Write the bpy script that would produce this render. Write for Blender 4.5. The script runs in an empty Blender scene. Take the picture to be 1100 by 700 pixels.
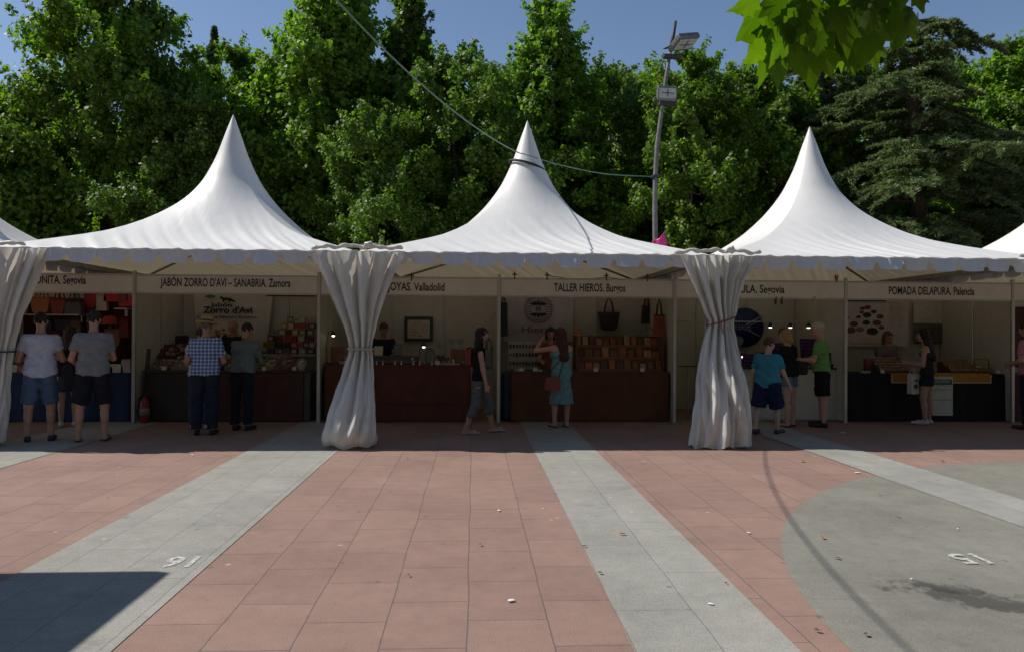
import bpy, bmesh, math, random
import numpy as np
from math import sin, cos, pi, radians as R_
from mathutils import Vector, Matrix

rnd = random.Random(7)
scene = bpy.context.scene
COL = scene.collection

# ------------------------------------------------------------------ camera
CAMZ = 1.56
F = 790.0
cam_m = Matrix.Rotation(-R_(3), 3, 'Z') @ Matrix.Rotation(pi/2 + R_(.363), 3, 'X') @ Matrix.Rotation(R_(.355), 3, 'Z')
CAM = Vector((0, 0, CAMZ))
cd = bpy.data.cameras.new('camera'); cam = bpy.data.objects.new('camera', cd); COL.objects.link(cam)
cam.location = CAM; cam.rotation_euler = cam_m.to_euler()
cd.sensor_width = 36; cd.lens = 36*F/1100; cd.clip_end = 3000; cd.clip_start = .05
scene.camera = cam

def ray(px, py): return cam_m @ Vector(((px-550)/F, -(py-350)/F, -1))
def at(px, py, Y):                       # point of a photo pixel on the vertical plane at distance Y
    d = ray(px, py); return CAM + d*(Y/d.y)
def gp(px, py, z=0):                     # ... and on the ground
    d = ray(px, py); return CAM + d*((z-CAMZ)/d.z)

# ------------------------------------------------------------------ materials
def nodes(m):
    m.use_nodes = True
    nt = m.node_tree; nt.nodes.clear()
    return nt, nt.nodes, nt.links
def N(nt, t, **kw):
    n = nt.nodes.new(t)
    for k, v in kw.items():
        if k in n.inputs.keys() if isinstance(k, str) and k[0].isupper() else False: n.inputs[k].default_value = v
        else: setattr(n, k, v)
    return n
_mc = {}
def mat(name, col, rough=.7, var=.12, scale=6, bump=0, bscale=60, metal=0, trans=0, spec=.4, tcol=None, dirt=0, sheen=0):
    key = (name,)
    if key in _mc: return _mc[key]
    m = bpy.data.materials.new(name); nt, ns, L = nodes(m)
    out = ns.new('ShaderNodeOutputMaterial'); p = ns.new('ShaderNodeBsdfPrincipled')
    tc = ns.new('ShaderNodeTexCoord'); no = ns.new('ShaderNodeTexNoise'); no.inputs['Scale'].default_value = scale; no.inputs['Detail'].default_value = 5
    L.new(tc.outputs['Object'], no.inputs['Vector'])
    mr = ns.new('ShaderNodeMapRange'); mr.inputs['From Min'].default_value = .3; mr.inputs['From Max'].default_value = .7
    mr.inputs['To Min'].default_value = 1-var; mr.inputs['To Max'].default_value = 1+var
    L.new(no.outputs['Fac'], mr.inputs['Value'])
    vm = ns.new('ShaderNodeVectorMath'); vm.operation = 'SCALE'; vm.inputs[0].default_value = col[:3]
    L.new(mr.outputs[0], vm.inputs['Scale'])
    cs = vm.outputs[0]
    if dirt:
        n2 = ns.new('ShaderNodeTexNoise'); n2.inputs['Scale'].default_value = scale*.35; n2.inputs['Detail'].default_value = 8; n2.inputs['Roughness'].default_value = .7
        L.new(tc.outputs['Object'], n2.inputs['Vector'])
        r2 = ns.new('ShaderNodeMapRange'); r2.inputs['From Min'].default_value = .52; r2.inputs['From Max'].default_value = .72; r2.inputs['To Max'].default_value = dirt
        L.new(n2.outputs['Fac'], r2.inputs['Value'])
        mx = ns.new('ShaderNodeMix'); mx.data_type = 'RGBA'; L.new(r2.outputs[0], mx.inputs[0]); L.new(cs, mx.inputs[6]); mx.inputs[7].default_value = (.22, .19, .15, 1)
        cs = mx.outputs[2]
    L.new(cs, p.inputs['Base Color'])
    p.inputs['Roughness'].default_value = rough; p.inputs['Metallic'].default_value = metal
    p.inputs['Specular IOR Level'].default_value = spec
    if sheen: p.inputs['Sheen Weight'].default_value = sheen
    if bump:
        nb = ns.new('ShaderNodeTexNoise'); nb.inputs['Scale'].default_value = bscale; nb.inputs['Detail'].default_value = 4
        L.new(tc.outputs['Object'], nb.inputs['Vector'])
        bp = ns.new('ShaderNodeBump'); bp.inputs['Strength'].default_value = bump; bp.inputs['Distance'].default_value = .02
        L.new(nb.outputs['Fac'], bp.inputs['Height']); L.new(bp.outputs[0], p.inputs['Normal'])
    if trans:
        t = ns.new('ShaderNodeBsdfTranslucent'); ms = ns.new('ShaderNodeMixShader'); ms.inputs[0].default_value = trans
        if tcol: t.inputs['Color'].default_value = (*tcol, 1)
        else: L.new(cs, t.inputs['Color'])
        L.new(p.outputs[0], ms.inputs[1]); L.new(t.outputs[0], ms.inputs[2]); L.new(ms.outputs[0], out.inputs[0])
    else: L.new(p.outputs[0], out.inputs[0])
    _mc[key] = m; return m
def cmat(col, rough=.75, **kw):
    n = 'surface_%02x%02x%02x_%d' % (*[int(max(0, min(1, c))*255) for c in col], int(rough*100))
    return mat(n, col, rough, **kw)
def emit(name, col, s):
    m = bpy.data.materials.new(name); nt, ns, L = nodes(m)
    o = ns.new('ShaderNodeOutputMaterial'); e = ns.new('ShaderNodeEmission'); e.inputs[0].default_value = (*col, 1); e.inputs[1].default_value = s
    L.new(e.outputs[0], o.inputs[0]); return m

# ------------------------------------------------------------------ object helpers
def tag(o, label=None, cat=None, group=None, kind=None):
    if label: o['label'] = label
    if cat: o['category'] = cat
    if group: o['group'] = group
    if kind: o['kind'] = kind
    return o
def empty(name, loc=(0, 0, 0), rz=0):
    o = bpy.data.objects.new(name, None); COL.objects.link(o); o.location = loc; o.rotation_euler = (0, 0, rz); o.empty_display_size = .2
    return o
class MB:
    def __init__(s): s.v = []; s.f = []; s.m = []; s.sm = []
    def add(s, vs, fs, mi=0, smooth=False):
        b = len(s.v); s.v += [tuple(v) for v in vs]
        for f in fs: s.f.append(tuple(b+i for i in f)); s.m.append(mi); s.sm.append(smooth)
        return s
    def box(s, c, d, rz=0, rx=0, mi=0, bev=0, ry=0):
        M = Matrix.Translation(c) @ Matrix.Rotation(rz, 4, 'Z') @ Matrix.Rotation(rx, 4, 'X') @ Matrix.Rotation(ry, 4, 'Y')
        x, y, z = d[0]/2, d[1]/2, d[2]/2
        if bev <= 0:
            vs = [M @ Vector((a*x, b*y, e*z)) for e in (-1, 1) for a, b in ((-1, -1), (1, -1), (1, 1), (-1, 1))]
            return s.add(vs, [(0, 3, 2, 1), (4, 5, 6, 7), (0, 1, 5, 4), (1, 2, 6, 5), (2, 3, 7, 6), (3, 0, 4, 7)], mi)
        bm = bmesh.new(); bmesh.ops.create_cube(bm, size=1, matrix=Matrix.Diagonal((d[0], d[1], d[2], 1)))
        bmesh.ops.bevel(bm, geom=bm.edges[:], offset=min(bev, min(d)*.45), segments=2, profile=.5, affect='EDGES')
        bm.verts.index_update()
        s.add([M @ v.co for v in bm.verts], [[v.index for v in f.verts] for f in bm.faces], mi); bm.free(); return s
    def tube(s, pts, r, n=8, mi=0, caps=True, smooth=True):
        pts = [Vector(p) for p in pts]; rs = r if isinstance(r, (list, tuple)) else [r]*len(pts)
        t0 = (pts[1]-pts[0]).normalized(); up = Vector((0, 0, 1)) if abs(t0.z) < .9 else Vector((1, 0, 0))
        a = t0.cross(up).normalized(); vs = []
        for i, p in enumerate(pts):
            t = (pts[min(i+1, len(pts)-1)]-pts[max(i-1, 0)]).normalized()
            a = (a - t*a.dot(t)).normalized(); b = t.cross(a)
            for k in range(n):
                an = 2*pi*k/n; vs.append(p + (a*cos(an)+b*sin(an))*rs[i])
        fs = [(i*n+k, i*n+(k+1) % n, (i+1)*n+(k+1) % n, (i+1)*n+k) for i in range(len(pts)-1) for k in range(n)]
        s.add(vs, fs, mi, smooth)
        if caps:
            b = len(s.v)-len(vs)
            s.f.append(tuple(b+k for k in range(n))[::-1]); s.m.append(mi); s.sm.append(False)
            s.f.append(tuple(b+(len(pts)-1)*n+k for k in range(n))); s.m.append(mi); s.sm.append(False)
        return s
    def lathe(s, c, prof, n=16, mi=0, axis='Z'):
        c = Vector(c); vs = []
        for r, h in prof:
            for k in range(n):
                a = 2*pi*k/n
                q = Vector((r*cos(a), r*sin(a), h)) if axis == 'Z' else Vector((r*cos(a), -h, r*sin(a))) if axis == 'Y' else Vector((h, r*cos(a), r*sin(a)))
                vs.append(c+q)
        fs = [(i*n+k, i*n+(k+1) % n, (i+1)*n+(k+1) % n, (i+1)*n+k) for i in range(len(prof)-1) for k in range(n)]
        fs.append(tuple(range(n))[::-1]); fs.append(tuple((len(prof)-1)*n+k for k in range(n)))
        return s.add(vs, fs, mi, True)
    def prism(s, pts, y0, y1, mi=0):             # outline in the xz plane, extruded along y
        n = len(pts); vs = [(x, y0, z) for x, z in pts]+[(x, y1, z) for x, z in pts]
        return s.add(vs, [tuple(range(n)), tuple(range(n, 2*n))[::-1]]+[(i, n+i, n+(i+1) % n, (i+1) % n) for i in range(n)], mi)
    def grid(s, fn, nu, nv, mi=0, smooth=True, closed=False):
        vs = [fn(i/(nu-1) if not closed else i/nu, j/(nv-1)) for j in range(nv) for i in range(nu)]
        mu = nu if closed else nu-1
        return s.add(vs, [(j*nu+i, j*nu+(i+1) % nu, (j+1)*nu+(i+1) % nu, (j+1)*nu+i) for j in range(nv-1) for i in range(mu)], mi, smooth)
    def build(s, name, mats, parent=None, loc=None):
        me = bpy.data.meshes.new(name); me.from_pydata(s.v, [], s.f)
        for m in (mats if isinstance(mats, (list, tuple)) else [mats]): me.materials.append(m)
        me.polygons.foreach_set('material_index', s.m); me.polygons.foreach_set('use_smooth', s.sm)
        bm = bmesh.new(); bm.from_mesh(me); bmesh.ops.recalc_face_normals(bm, faces=bm.faces[:]); bm.to_mesh(me); bm.free()
        me.update()
        o = bpy.data.objects.new(name, me); COL.objects.link(o)
        if parent: o.parent = parent
        if loc is not None: o.location = loc
        return o
def copy_tree(o, parent=None):
    c = o.copy(); COL.objects.link(c)
    if parent: c.parent = parent
    for ch in [x for x in o.children]: copy_tree(ch, c)
    return c
def np_mesh(name, V, Fq, mats, var=None, smooth=False, fmat=None):
    V = np.asarray(V, np.float32); Fq = np.asarray(Fq, np.int32); k = Fq.shape[1]
    me = bpy.data.meshes.new(name); me.vertices.add(len(V)); me.vertices.foreach_set('co', V.ravel())
    me.loops.add(Fq.size); me.loops.foreach_set('vertex_index', Fq.ravel())
    me.polygons.add(len(Fq)); me.polygons.foreach_set('loop_start', np.arange(0, Fq.size, k, dtype=np.int32))
    me.polygons.foreach_set('loop_total', np.full(len(Fq), k, np.int32))
    if smooth: me.polygons.foreach_set('use_smooth', np.ones(len(Fq), bool))
    for m in (mats if isinstance(mats, (list, tuple)) else [mats]): me.materials.append(m)
    if fmat is not None: me.polygons.foreach_set('material_index', np.asarray(fmat, np.int32))
    if var is not None:
        a = me.attributes.new('var', 'FLOAT', 'FACE'); a.data.foreach_set('value', np.asarray(var, np.float32))
    me.update(calc_edges=True); me.validate()
    return me

# flat lettering, scaled to a given width and capital height; stands in the xz plane facing -y
def text_obj(name, s, width, cap, material, parent=None, loc=(0, 0, 0), bold=.012, depth=.002, flat=False, rz=0):
    cu = bpy.data.curves.new('t', 'FONT'); cu.body = s; cu.size = 1; cu.offset = bold; cu.extrude = 0
    cu.align_x = 'CENTER'; cu.resolution_u = 3
    tmp = bpy.data.objects.new('t', cu); COL.objects.link(tmp)
    dg = bpy.context.evaluated_depsgraph_get(); me = bpy.data.meshes.new_from_object(tmp.evaluated_get(dg))
    bpy.data.objects.remove(tmp); bpy.data.curves.remove(cu)
    xs = [v.co.x for v in me.vertices]; w = max(xs)-min(xs); cx = (max(xs)+min(xs))/2
    sx = width/w; sy = cap/.72
    for v in me.vertices:
        x, y = (v.co.x-cx)*sx, v.co.y*sy
        v.co = (x, y, 0) if flat else (x, 0, y)
    me.materials.clear(); me.materials.append(material); me.name = name
    o = bpy.data.objects.new(name, me); COL.objects.link(o)
    o.location = loc; o.rotation_euler = (0, 0, rz)
    if parent: o.parent = parent
    return o

# ------------------------------------------------------------------ implicit surfaces (people)
def surf_nets(fn, lo, hi, h):
    lo = np.array(lo, np.float32)-2*h; hi = np.array(hi, np.float32)+2*h
    n = np.ceil((hi-lo)/h).astype(int)+1
    ax = [lo[i]+h*np.arange(n[i], dtype=np.float32) for i in range(3)]
    X, Y, Z = np.meshgrid(*ax, indexing='ij')
    D = fn(X, Y, Z).astype(np.float32); S = D < 0
    c = [(i, j, k) for i in (0, 1) for j in (0, 1) for k in (0, 1)]
    nx, ny, nz = n
    cnt = np.zeros((nx-1, ny-1, nz-1), np.int16)
    for i, j, k in c: cnt += S[i:nx-1+i, j:ny-1+j, k:nz-1+k]
    act = (cnt > 0) & (cnt < 8)
    idx = -np.ones(act.shape, np.int32); q = np.argwhere(act); idx[act] = np.arange(len(q))
    P = np.zeros((len(q), 3), np.float32); W = np.zeros(len(q), np.float32)
    for a in range(3):
        for u in (0, 1):
            for w in (0, 1):
                o0 = np.zeros(3, int); o1 = np.zeros(3, int); b = [x for x in range(3) if x != a]
                o0[b[0]] = u; o0[b[1]] = w; o1[:] = o0; o1[a] = 1
                d0 = D[tuple((q+o0).T)]; d1 = D[tuple((q+o1).T)]
                m = (d0 < 0) != (d1 < 0); t = np.where(m, d0/np.where(m, d0-d1, 1), 0)
                pt = q+o0+(t[:, None]*(o1-o0)); P[m] += pt[m]; W[m] += 1
    P = lo+h*P/W[:, None]
    Fs = []
    for a in range(3):
        b, c2 = [x for x in range(3) if x != a]
        sl0 = [slice(None)]*3; sl1 = [slice(None)]*3
        sl0[a] = slice(0, n[a]-1); sl1[a] = slice(1, n[a])
        s0 = S[tuple(sl0)]; s1 = S[tuple(sl1)]
        e = np.argwhere(s0 != s1); e = e[(e[:, b] > 0) & (e[:, c2] > 0) & (e[:, b] < n[b]-1) & (e[:, c2] < n[c2]-1)]
        if not len(e): continue
        fl = s0[tuple(e.T)]
        db = np.zeros(3, int); db[b] = 1; dc = np.zeros(3, int); dc[c2] = 1
        v = np.stack([idx[tuple((e-db-dc).T)], idx[tuple((e-dc).T)], idx[tuple(e.T)], idx[tuple((e-db).T)]], 1)
        if a == 1: fl = ~fl
        v[~fl] = v[~fl][:, ::-1]; Fs.append(v)
    return P, np.concatenate(Fs)
def rc(P, a, b, ra, rb, sx=1, sy=1):
    X, Y, Z = P; a = np.array(a, np.float32); b = np.array(b, np.float32); d = b-a; L = max(float(d@d), 1e-9)
    px, py, pz = X-a[0], Y-a[1], Z-a[2]
    h = np.clip((px*d[0]+py*d[1]+pz*d[2])/L, 0, 1)
    return np.sqrt(((px-h*d[0])/sx)**2+((py-h*d[1])/sy)**2+(pz-h*d[2])**2)-(ra+(rb-ra)*h)
def ell(P, c, r):
    X, Y, Z = P; k = np.sqrt(((X-c[0])/r[0])**2+((Y-c[1])/r[1])**2+((Z-c[2])/r[2])**2)
    return (k-1)*min(r)
def smin(a, b, k):
    h = np.clip(.5+.5*(b-a)/k, 0, 1); return b+(a-b)*h-k*h*(1-h)
def plane(P, p, n):      # <0 on the side the normal points away from
    return (P[0]-p[0])*n[0]+(P[1]-p[1])*n[1]+(P[2]-p[2])*n[2]
# ------------------------------------------------------------------ world and sun
SUN = Vector((-.84, .236, 1)).normalized()
el = math.asin(SUN.z); az = math.atan2(SUN.x, SUN.y)
w = bpy.data.worlds.new('World'); scene.world = w; w.use_nodes = True
nt = w.node_tree; nt.nodes.clear()
sky = nt.nodes.new('ShaderNodeTexSky'); sky.sky_type = 'NISHITA'; sky.sun_disc = False
sky.sun_elevation = el; sky.sun_rotation = az; sky.altitude = 900; sky.air_density = 1.0; sky.dust_density = .6; sky.ozone_density = 1.5
bg = nt.nodes.new('ShaderNodeBackground'); bg.inputs[1].default_value = .104
wo = nt.nodes.new('ShaderNodeOutputWorld'); nt.links.new(sky.outputs[0], bg.inputs[0]); nt.links.new(bg.outputs[0], wo.inputs[0])
sl = bpy.data.lights.new('sun', 'SUN'); sl.energy = 4.5; sl.angle = R_(.53); sl.color = (1, .95, .88)
so = bpy.data.objects.new('sun', sl); COL.objects.link(so); so.rotation_euler = SUN.to_track_quat('Z', 'Y').to_euler(); so.location = (-20, 6, 24)
scene.view_settings.view_transform = 'Standard'; scene.view_settings.look = 'None'; scene.view_settings.exposure = .05; scene.view_settings.gamma = 1
scene.cycles.max_bounces = 8; scene.cycles.diffuse_bounces = 3; scene.cycles.transmission_bounces = 6; scene.cycles.transparent_max_bounces = 8
scene.cycles.use_denoising = True; scene.cycles.sample_clamp_indirect = 8

# ------------------------------------------------------------------ ground
def paving_mat(name, c1, c2, joint, bw, rh, off, ox, oy, ms, speck=.25, stain=.3, tint=(.12, .11, .10)):
    m = bpy.data.materials.new(name); nt, ns, L = nodes(m)
    out = ns.new('ShaderNodeOutputMaterial'); p = ns.new('ShaderNodeBsdfPrincipled'); L.new(p.outputs[0], out.inputs[0])
    tc = ns.new('ShaderNodeTexCoord'); sp = ns.new('ShaderNodeSeparateXYZ'); L.new(tc.outputs['Object'], sp.inputs[0])
    # slight wander of the joints
    wn = ns.new('ShaderNodeTexNoise'); wn.inputs['Scale'].default_value = 1.3; L.new(tc.outputs['Object'], wn.inputs['Vector'])
    wm = ns.new('ShaderNodeMath'); wm.operation = 'MULTIPLY_ADD'; wm.inputs[1].default_value = .03; wm.inputs[2].default_value = -.015; L.new(wn.outputs['Fac'], wm.inputs[0])
    ax = ns.new('ShaderNodeMath'); ax.operation = 'ADD'; ax.inputs[1].default_value = ox; L.new(sp.outputs[0], ax.inputs[0])
    ay = ns.new('ShaderNodeMath'); ay.operation = 'ADD'; ay.inputs[1].default_value = oy; L.new(sp.outputs[1], ay.inputs[0])
    ax2 = ns.new('ShaderNodeMath'); ax2.operation = 'ADD'; L.new(ax.outputs[0], ax2.inputs[0]); L.new(wm.outputs[0], ax2.inputs[1])
    ay2 = ns.new('ShaderNodeMath'); ay2.operation = 'ADD'; L.new(ay.outputs[0], ay2.inputs[0]); L.new(wm.outputs[0], ay2.inputs[1])
    cb = ns.new('ShaderNodeCombineXYZ'); L.new(ay2.outputs[0], cb.inputs[0]); L.new(ax2.outputs[0], cb.inputs[1])
    br = ns.new('ShaderNodeTexBrick'); br.offset = off; br.offset_frequency = 2; br.squash = 1
    L.new(cb.outputs[0], br.inputs['Vector'])
    br.inputs['Color1'].default_value = (*c1, 1); br.inputs['Color2'].default_value = (*c2, 1); br.inputs['Mortar'].default_value = (*joint, 1)
    br.inputs['Scale'].default_value = 1; br.inputs['Mortar Size'].default_value = ms; br.inputs['Mortar Smooth'].default_value = .3
    br.inputs['Brick Width'].default_value = bw; br.inputs['Row Height'].default_value = rh
    def mul(cs, val, lo, hi, f0=.3, f1=.7):
        r = ns.new('ShaderNodeMapRange'); r.inputs['From Min'].default_value = f0; r.inputs['From Max'].default_value = f1; r.inputs['To Min'].default_value = lo; r.inputs['To Max'].default_value = hi
        L.new(val, r.inputs[0]); v = ns.new('ShaderNodeVectorMath'); v.operation = 'SCALE'; L.new(cs, v.inputs[0]); L.new(r.outputs[0], v.inputs['Scale']); return v.outputs[0]
    def noise(sc, det=6, ro=.6):
        n = ns.new('ShaderNodeTexNoise'); n.inputs['Scale'].default_value = sc; n.inputs['Detail'].default_value = det; n.inputs['Roughness'].default_value = ro; L.new(tc.outputs['Object'], n.inputs['Vector']); return n.outputs['Fac']
    c = mul(br.outputs['Color'], noise(140, 3), 1-speck, 1+speck)
    c = mul(c, noise(.9), 1-stain*.5, 1+stain*.4)
    c = mul(c, noise(6, 8, .75), 1-stain*.4, 1+stain*.4)
    # dark blotches and pale spots of chewing gum
    def mixto(cs, fac, col):
        mx = ns.new('ShaderNodeMix'); mx.data_type = 'RGBA'; L.new(fac, mx.inputs[0]); L.new(cs, mx.inputs[6]); mx.inputs[7].default_value = (*col, 1); return mx.outputs[2]
    r = ns.new('ShaderNodeMapRange'); r.inputs['From Min'].default_value = .60; r.inputs['From Max'].default_value = .74; r.inputs['To Max'].default_value = .55
    L.new(noise(2.3, 9, .72), r.inputs[0]); c = mixto(c, r.outputs[0], tint)
    for sc, lim, col in ((3.1, .075, (.06, .055, .05)), (2.2, .05, (.62, .58, .52)), (5.5, .05, (.09, .08, .07))):
        vo = ns.new('ShaderNodeTexVoronoi'); vo.inputs['Scale'].default_value = sc; vo.inputs['Randomness'].default_value = 1
        mp = ns.new('ShaderNodeMapping'); mp.inputs['Location'].default_value = (sc*3.1, sc, 0); L.new(tc.outputs['Object'], mp.inputs[0]); L.new(mp.outputs[0], vo.inputs['Vector'])
        r = ns.new('ShaderNodeMapRange'); r.inputs['From Min'].default_value = lim*.6; r.inputs['From Max'].default_value = lim; r.inputs['To Min'].default_value = .4; r.inputs['To Max'].default_value = 0
        L.new(vo.outputs['Distance'], r.inputs[0]); c = mixto(c, r.outputs[0], col)
    L.new(c, p.inputs['Base Color']); p.inputs['Roughness'].default_value = .82; p.inputs['Specular IOR Level'].default_value = .3
    bp = ns.new('ShaderNodeBump'); bp.inputs['Strength'].default_value = .5; bp.inputs['Distance'].default_value = .006
    h = ns.new('ShaderNodeMath'); h.operation = 'MULTIPLY_ADD'; h.inputs[1].default_value = -1.0; L.new(br.outputs['Fac'], h.inputs[0]); L.new(noise(90, 4), h.inputs[2])
    L.new(h.outputs[0], bp.inputs['Height']); L.new(bp.outputs[0], p.inputs['Normal'])
    return m
def sheet(name, x0, x1, y0, y1, z, m, nx=1):
    mb = MB(); mb.add([(x0, y0, z), (x1, y0, z), (x1, y1, z), (x0, y1, z)], [(0, 1, 2, 3)]); o = mb.build(name, m)
    o.data.flip_normals() if o.data.polygons[0].normal.z < 0 else None
    return tag(o, kind='structure')
M_soil = mat('park_soil', (.10, .085, .055), .95, var=.3, scale=1.5, bump=.5, bscale=20)
M_pink = paving_mat('pink_slabs', (.294, .190, .150), (.262, .168, .136), (.16, .12, .10), .616, .4325, .45, .02+.4325*40, 24.7, .0045, speck=.16, stain=.27)
M_grey = paving_mat('grey_slabs', (.315, .306, .268), (.285, .277, .243), (.17, .17, .16), 1.25, .4325, .5, -.8+.4325*40, 30.3, .003, speck=.2, stain=.3)
M_disc = paving_mat('olive_concrete', (.226, .216, .178), (.21, .202, .168), (.17, .165, .14), 2.9, 2.9, .5, 31.2, 30.6, .003, speck=.2, stain=.35)
sheet('ground', -300, 300, -200, 500, -.06, M_soil)
sheet('plaza_paving', -30, 34, -14, 17.5, 0, M_pink)
for x0, x1 in ((-6.35, -5.22), (-2.88, -1.735), (.795, 1.61)): sheet('grey_path', x0, x1, -14, 17.5, .004, M_grey)
mb = MB(); n = 160
mb.add([(7.35+5.5*cos(2*pi*i/n), 3.2+5.5*sin(2*pi*i/n), .004) for i in range(n)], [tuple(range(n))]); o = mb.build('round_paving', M_disc); tag(o, kind='structure')
M_grey2 = paving_mat('pale_grey_slabs', (.318, .312, .274), (.285, .28, .248), (.19, .19, .17), 1.25, .36, .5, -4.44+.36*40, 30.3, .003, speck=.2, stain=.3)
mb = MB(); mb.add([(4.60, -14, .008), (5.34, -14, .008), (5.06, 17.5, .008), (4.32, 17.5, .008)], [(0, 1, 2, 3)]); tag(mb.build('grey_path', M_grey2), kind='structure')
# oily stain on the disc
def blob(mb, pts, z, mi=0): mb.add([(p.x, p.y, z) for p in pts], [tuple(range(len(pts)))], mi)
def stain_mat():
    m = bpy.data.materials.new('oil_stain'); nt, ns, L = nodes(m); out = ns.new('ShaderNodeOutputMaterial'); p = ns.new('ShaderNodeBsdfPrincipled'); t = ns.new('ShaderNodeBsdfTransparent'); ms = ns.new('ShaderNodeMixShader')
    p.inputs['Base Color'].default_value = (.085, .08, .065, 1); p.inputs['Roughness'].default_value = .6
    tc = ns.new('ShaderNodeTexCoord'); n = ns.new('ShaderNodeTexNoise'); n.inputs['Scale'].default_value = 4.5; n.inputs['Detail'].default_value = 9; n.inputs['Roughness'].default_value = .7; L.new(tc.outputs['Object'], n.inputs['Vector'])
    ln = ns.new('ShaderNodeVectorMath'); ln.operation = 'LENGTH'; mp = ns.new('ShaderNodeMapping'); mp.inputs['Scale'].default_value = (1/.75, 1/.26, 0); L.new(tc.outputs['Object'], mp.inputs[0]); L.new(mp.outputs[0], ln.inputs[0])
    s1 = ns.new('ShaderNodeMath'); s1.operation = 'MULTIPLY_ADD'; s1.inputs[1].default_value = -.34; s1.inputs[2].default_value = .06; L.new(ln.outputs['Value'], s1.inputs[0])
    ad = ns.new('ShaderNodeMath'); ad.operation = 'ADD'; L.new(n.outputs['Fac'], ad.inputs[0]); L.new(s1.outputs[0], ad.inputs[1])
    r = ns.new('ShaderNodeMapRange'); r.inputs['From Min'].default_value = .36; r.inputs['From Max'].default_value = .46; r.inputs['To Max'].default_value = .55; L.new(ad.outputs[0], r.inputs[0])
    L.new(r.outputs[0], ms.inputs[0]); L.new(t.outputs[0], ms.inputs[1]); L.new(p.outputs[0], ms.inputs[2]); L.new(ms.outputs[0], out.inputs[0]); return m
M_stain = stain_mat()
for px, py, lb in ((1058, 646, 0), (1012, 632, 1)):
    p = gp(px, py); o = MB().add([(-1, -.5, 0), (1, -.5, 0), (1, .5, 0), (-1, .5, 0)], [(0, 1, 2, 3)]).build('oil_stain', M_stain, loc=(p.x, p.y, .0105+.002*lb)); o.rotation_euler = (0, 0, R_(-22)); o.scale = (1-.45*lb, 1-.45*lb, 1); tag(o, kind='structure')
# painted pitch numbers
M_paint = mat('worn_white_paint', (.58, .58, .54), .75, var=.25, scale=30)
nt = M_paint.node_tree; ns, L = nt.nodes, nt.links; o_ = [n for n in ns if n.type == 'OUTPUT_MATERIAL'][0]; p_ = ns['Principled BSDF']; t_ = ns.new('ShaderNodeBsdfTransparent'); ms = ns.new('ShaderNodeMixShader')
n_ = ns.new('ShaderNodeTexNoise'); n_.inputs['Scale'].default_value = 22; n_.inputs['Detail'].default_value = 8; n_.inputs['Roughness'].default_value = .75; r_ = ns.new('ShaderNodeMapRange'); r_.inputs['From Min'].default_value = .44; r_.inputs['From Max'].default_value = .60; r_.inputs['To Min'].default_value = 1; r_.inputs['To Max'].default_value = .25
tc_ = ns.new('ShaderNodeTexCoord'); L.new(tc_.outputs['Object'], n_.inputs['Vector']); L.new(n_.outputs['Fac'], r_.inputs[0]); L.new(r_.outputs[0], ms.inputs[0]); L.new(t_.outputs[0], ms.inputs[1]); L.new(p_.outputs[0], ms.inputs[2]); L.new(ms.outputs[0], o_.inputs[0])
p = gp(1055, 608)
tag(text_obj('painted_number', '15', .21, .22, M_paint, loc=(p.x, p.y+.24, .0125), bold=.02, flat=True, rz=pi), 'white painted number 15 upside down on the round olive paving', 'painted number', 'pitch numbers painted on the paving')
p = gp(186, 610)
tag(text_obj('painted_number', '16', .20, .22, M_paint, loc=(p.x, p.y+.22, .0085), bold=.02, flat=True, rz=pi), 'worn white painted number on the left grey paving strip by the shadow', 'painted number', 'pitch numbers painted on the paving')

# litter
leafm = [mat('dry_leaf_orange', (.42, .17, .05), .8, var=.3, scale=40), mat('dry_leaf_brown', (.16, .10, .05), .85, var=.3, scale=40), mat('paper_scrap', (.75, .74, .70), .8), mat('green_leaf_scrap', (.10, .16, .04), .8)]
def scrap(x, y, s, m, label, name, cat, grp, z=.0125, flat=False):
    mb = MB(); k = rnd.randint(6, 9); pts = []
    for i in range(k):
        a = 2*pi*i/k; r = s*(.55+.6*rnd.random()); pts.append((r*cos(a), r*sin(a)*.7, 0 if flat else rnd.uniform(.001, s*.5)))
    mb.add([(0, 0, .003 if flat else s*.08)]+pts, [(0, i+1, (i+1) % k+1) for i in range(k)])
    o = mb.build(name, m, loc=(x, y, z)); o.rotation_euler = (0, 0, rnd.uniform(0, 6)); tag(o, label, cat, grp)
LIT = [(669, 575, .05, 0, 'curled orange dry leaf on the central grey paving strip'), (884, 579, .045, 0, 'small orange dry leaf near the middle of the round paving'), (944, 532, .035, 0, 'tiny orange dry leaf near the top of the round paving'),
       (964, 556, .04, 3, 'dark green scrap near the top of the round paving'), (900, 601, .035, 1, 'dark brown leaf beside the cable shadow on the round paving'), (628, 588, .03, 1, 'dry leaf scrap on the edge of the central grey strip'),
       (645, 617, .03, 1, 'small brown leaf at the left edge of the central grey strip'), (878, 679, .035, 1, 'brown leaf on the pink paving near the right bottom corner'), (931, 684, .035, 1, 'brown leaf at the very bottom of the round paving'),
       (439, 619, .025, 1, 'brown leaf on the pink paving left of centre'), (516, 586, .03, 1, 'brown leaf on the pink paving in the centre'), (437, 493, .035, 1, 'dark leaf scrap near the shadow edge left of centre'),
       (862, 496, .06, 1, 'brown leaf scrap near the shadow edge on the right'), (780, 628, .025, 1, 'brown speck of leaf on the central grey strip near the bottom'), (1012, 496, .05, 1, 'brown leaf scrap on the pink paving at the far right')]
for px, py, s, mi, lb in LIT:
    p = gp(px, py); scrap(p.x, p.y, s*.6, leafm[mi], lb, 'fallen_leaf', 'leaf', 'dry leaves dropped on the paving')
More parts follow.
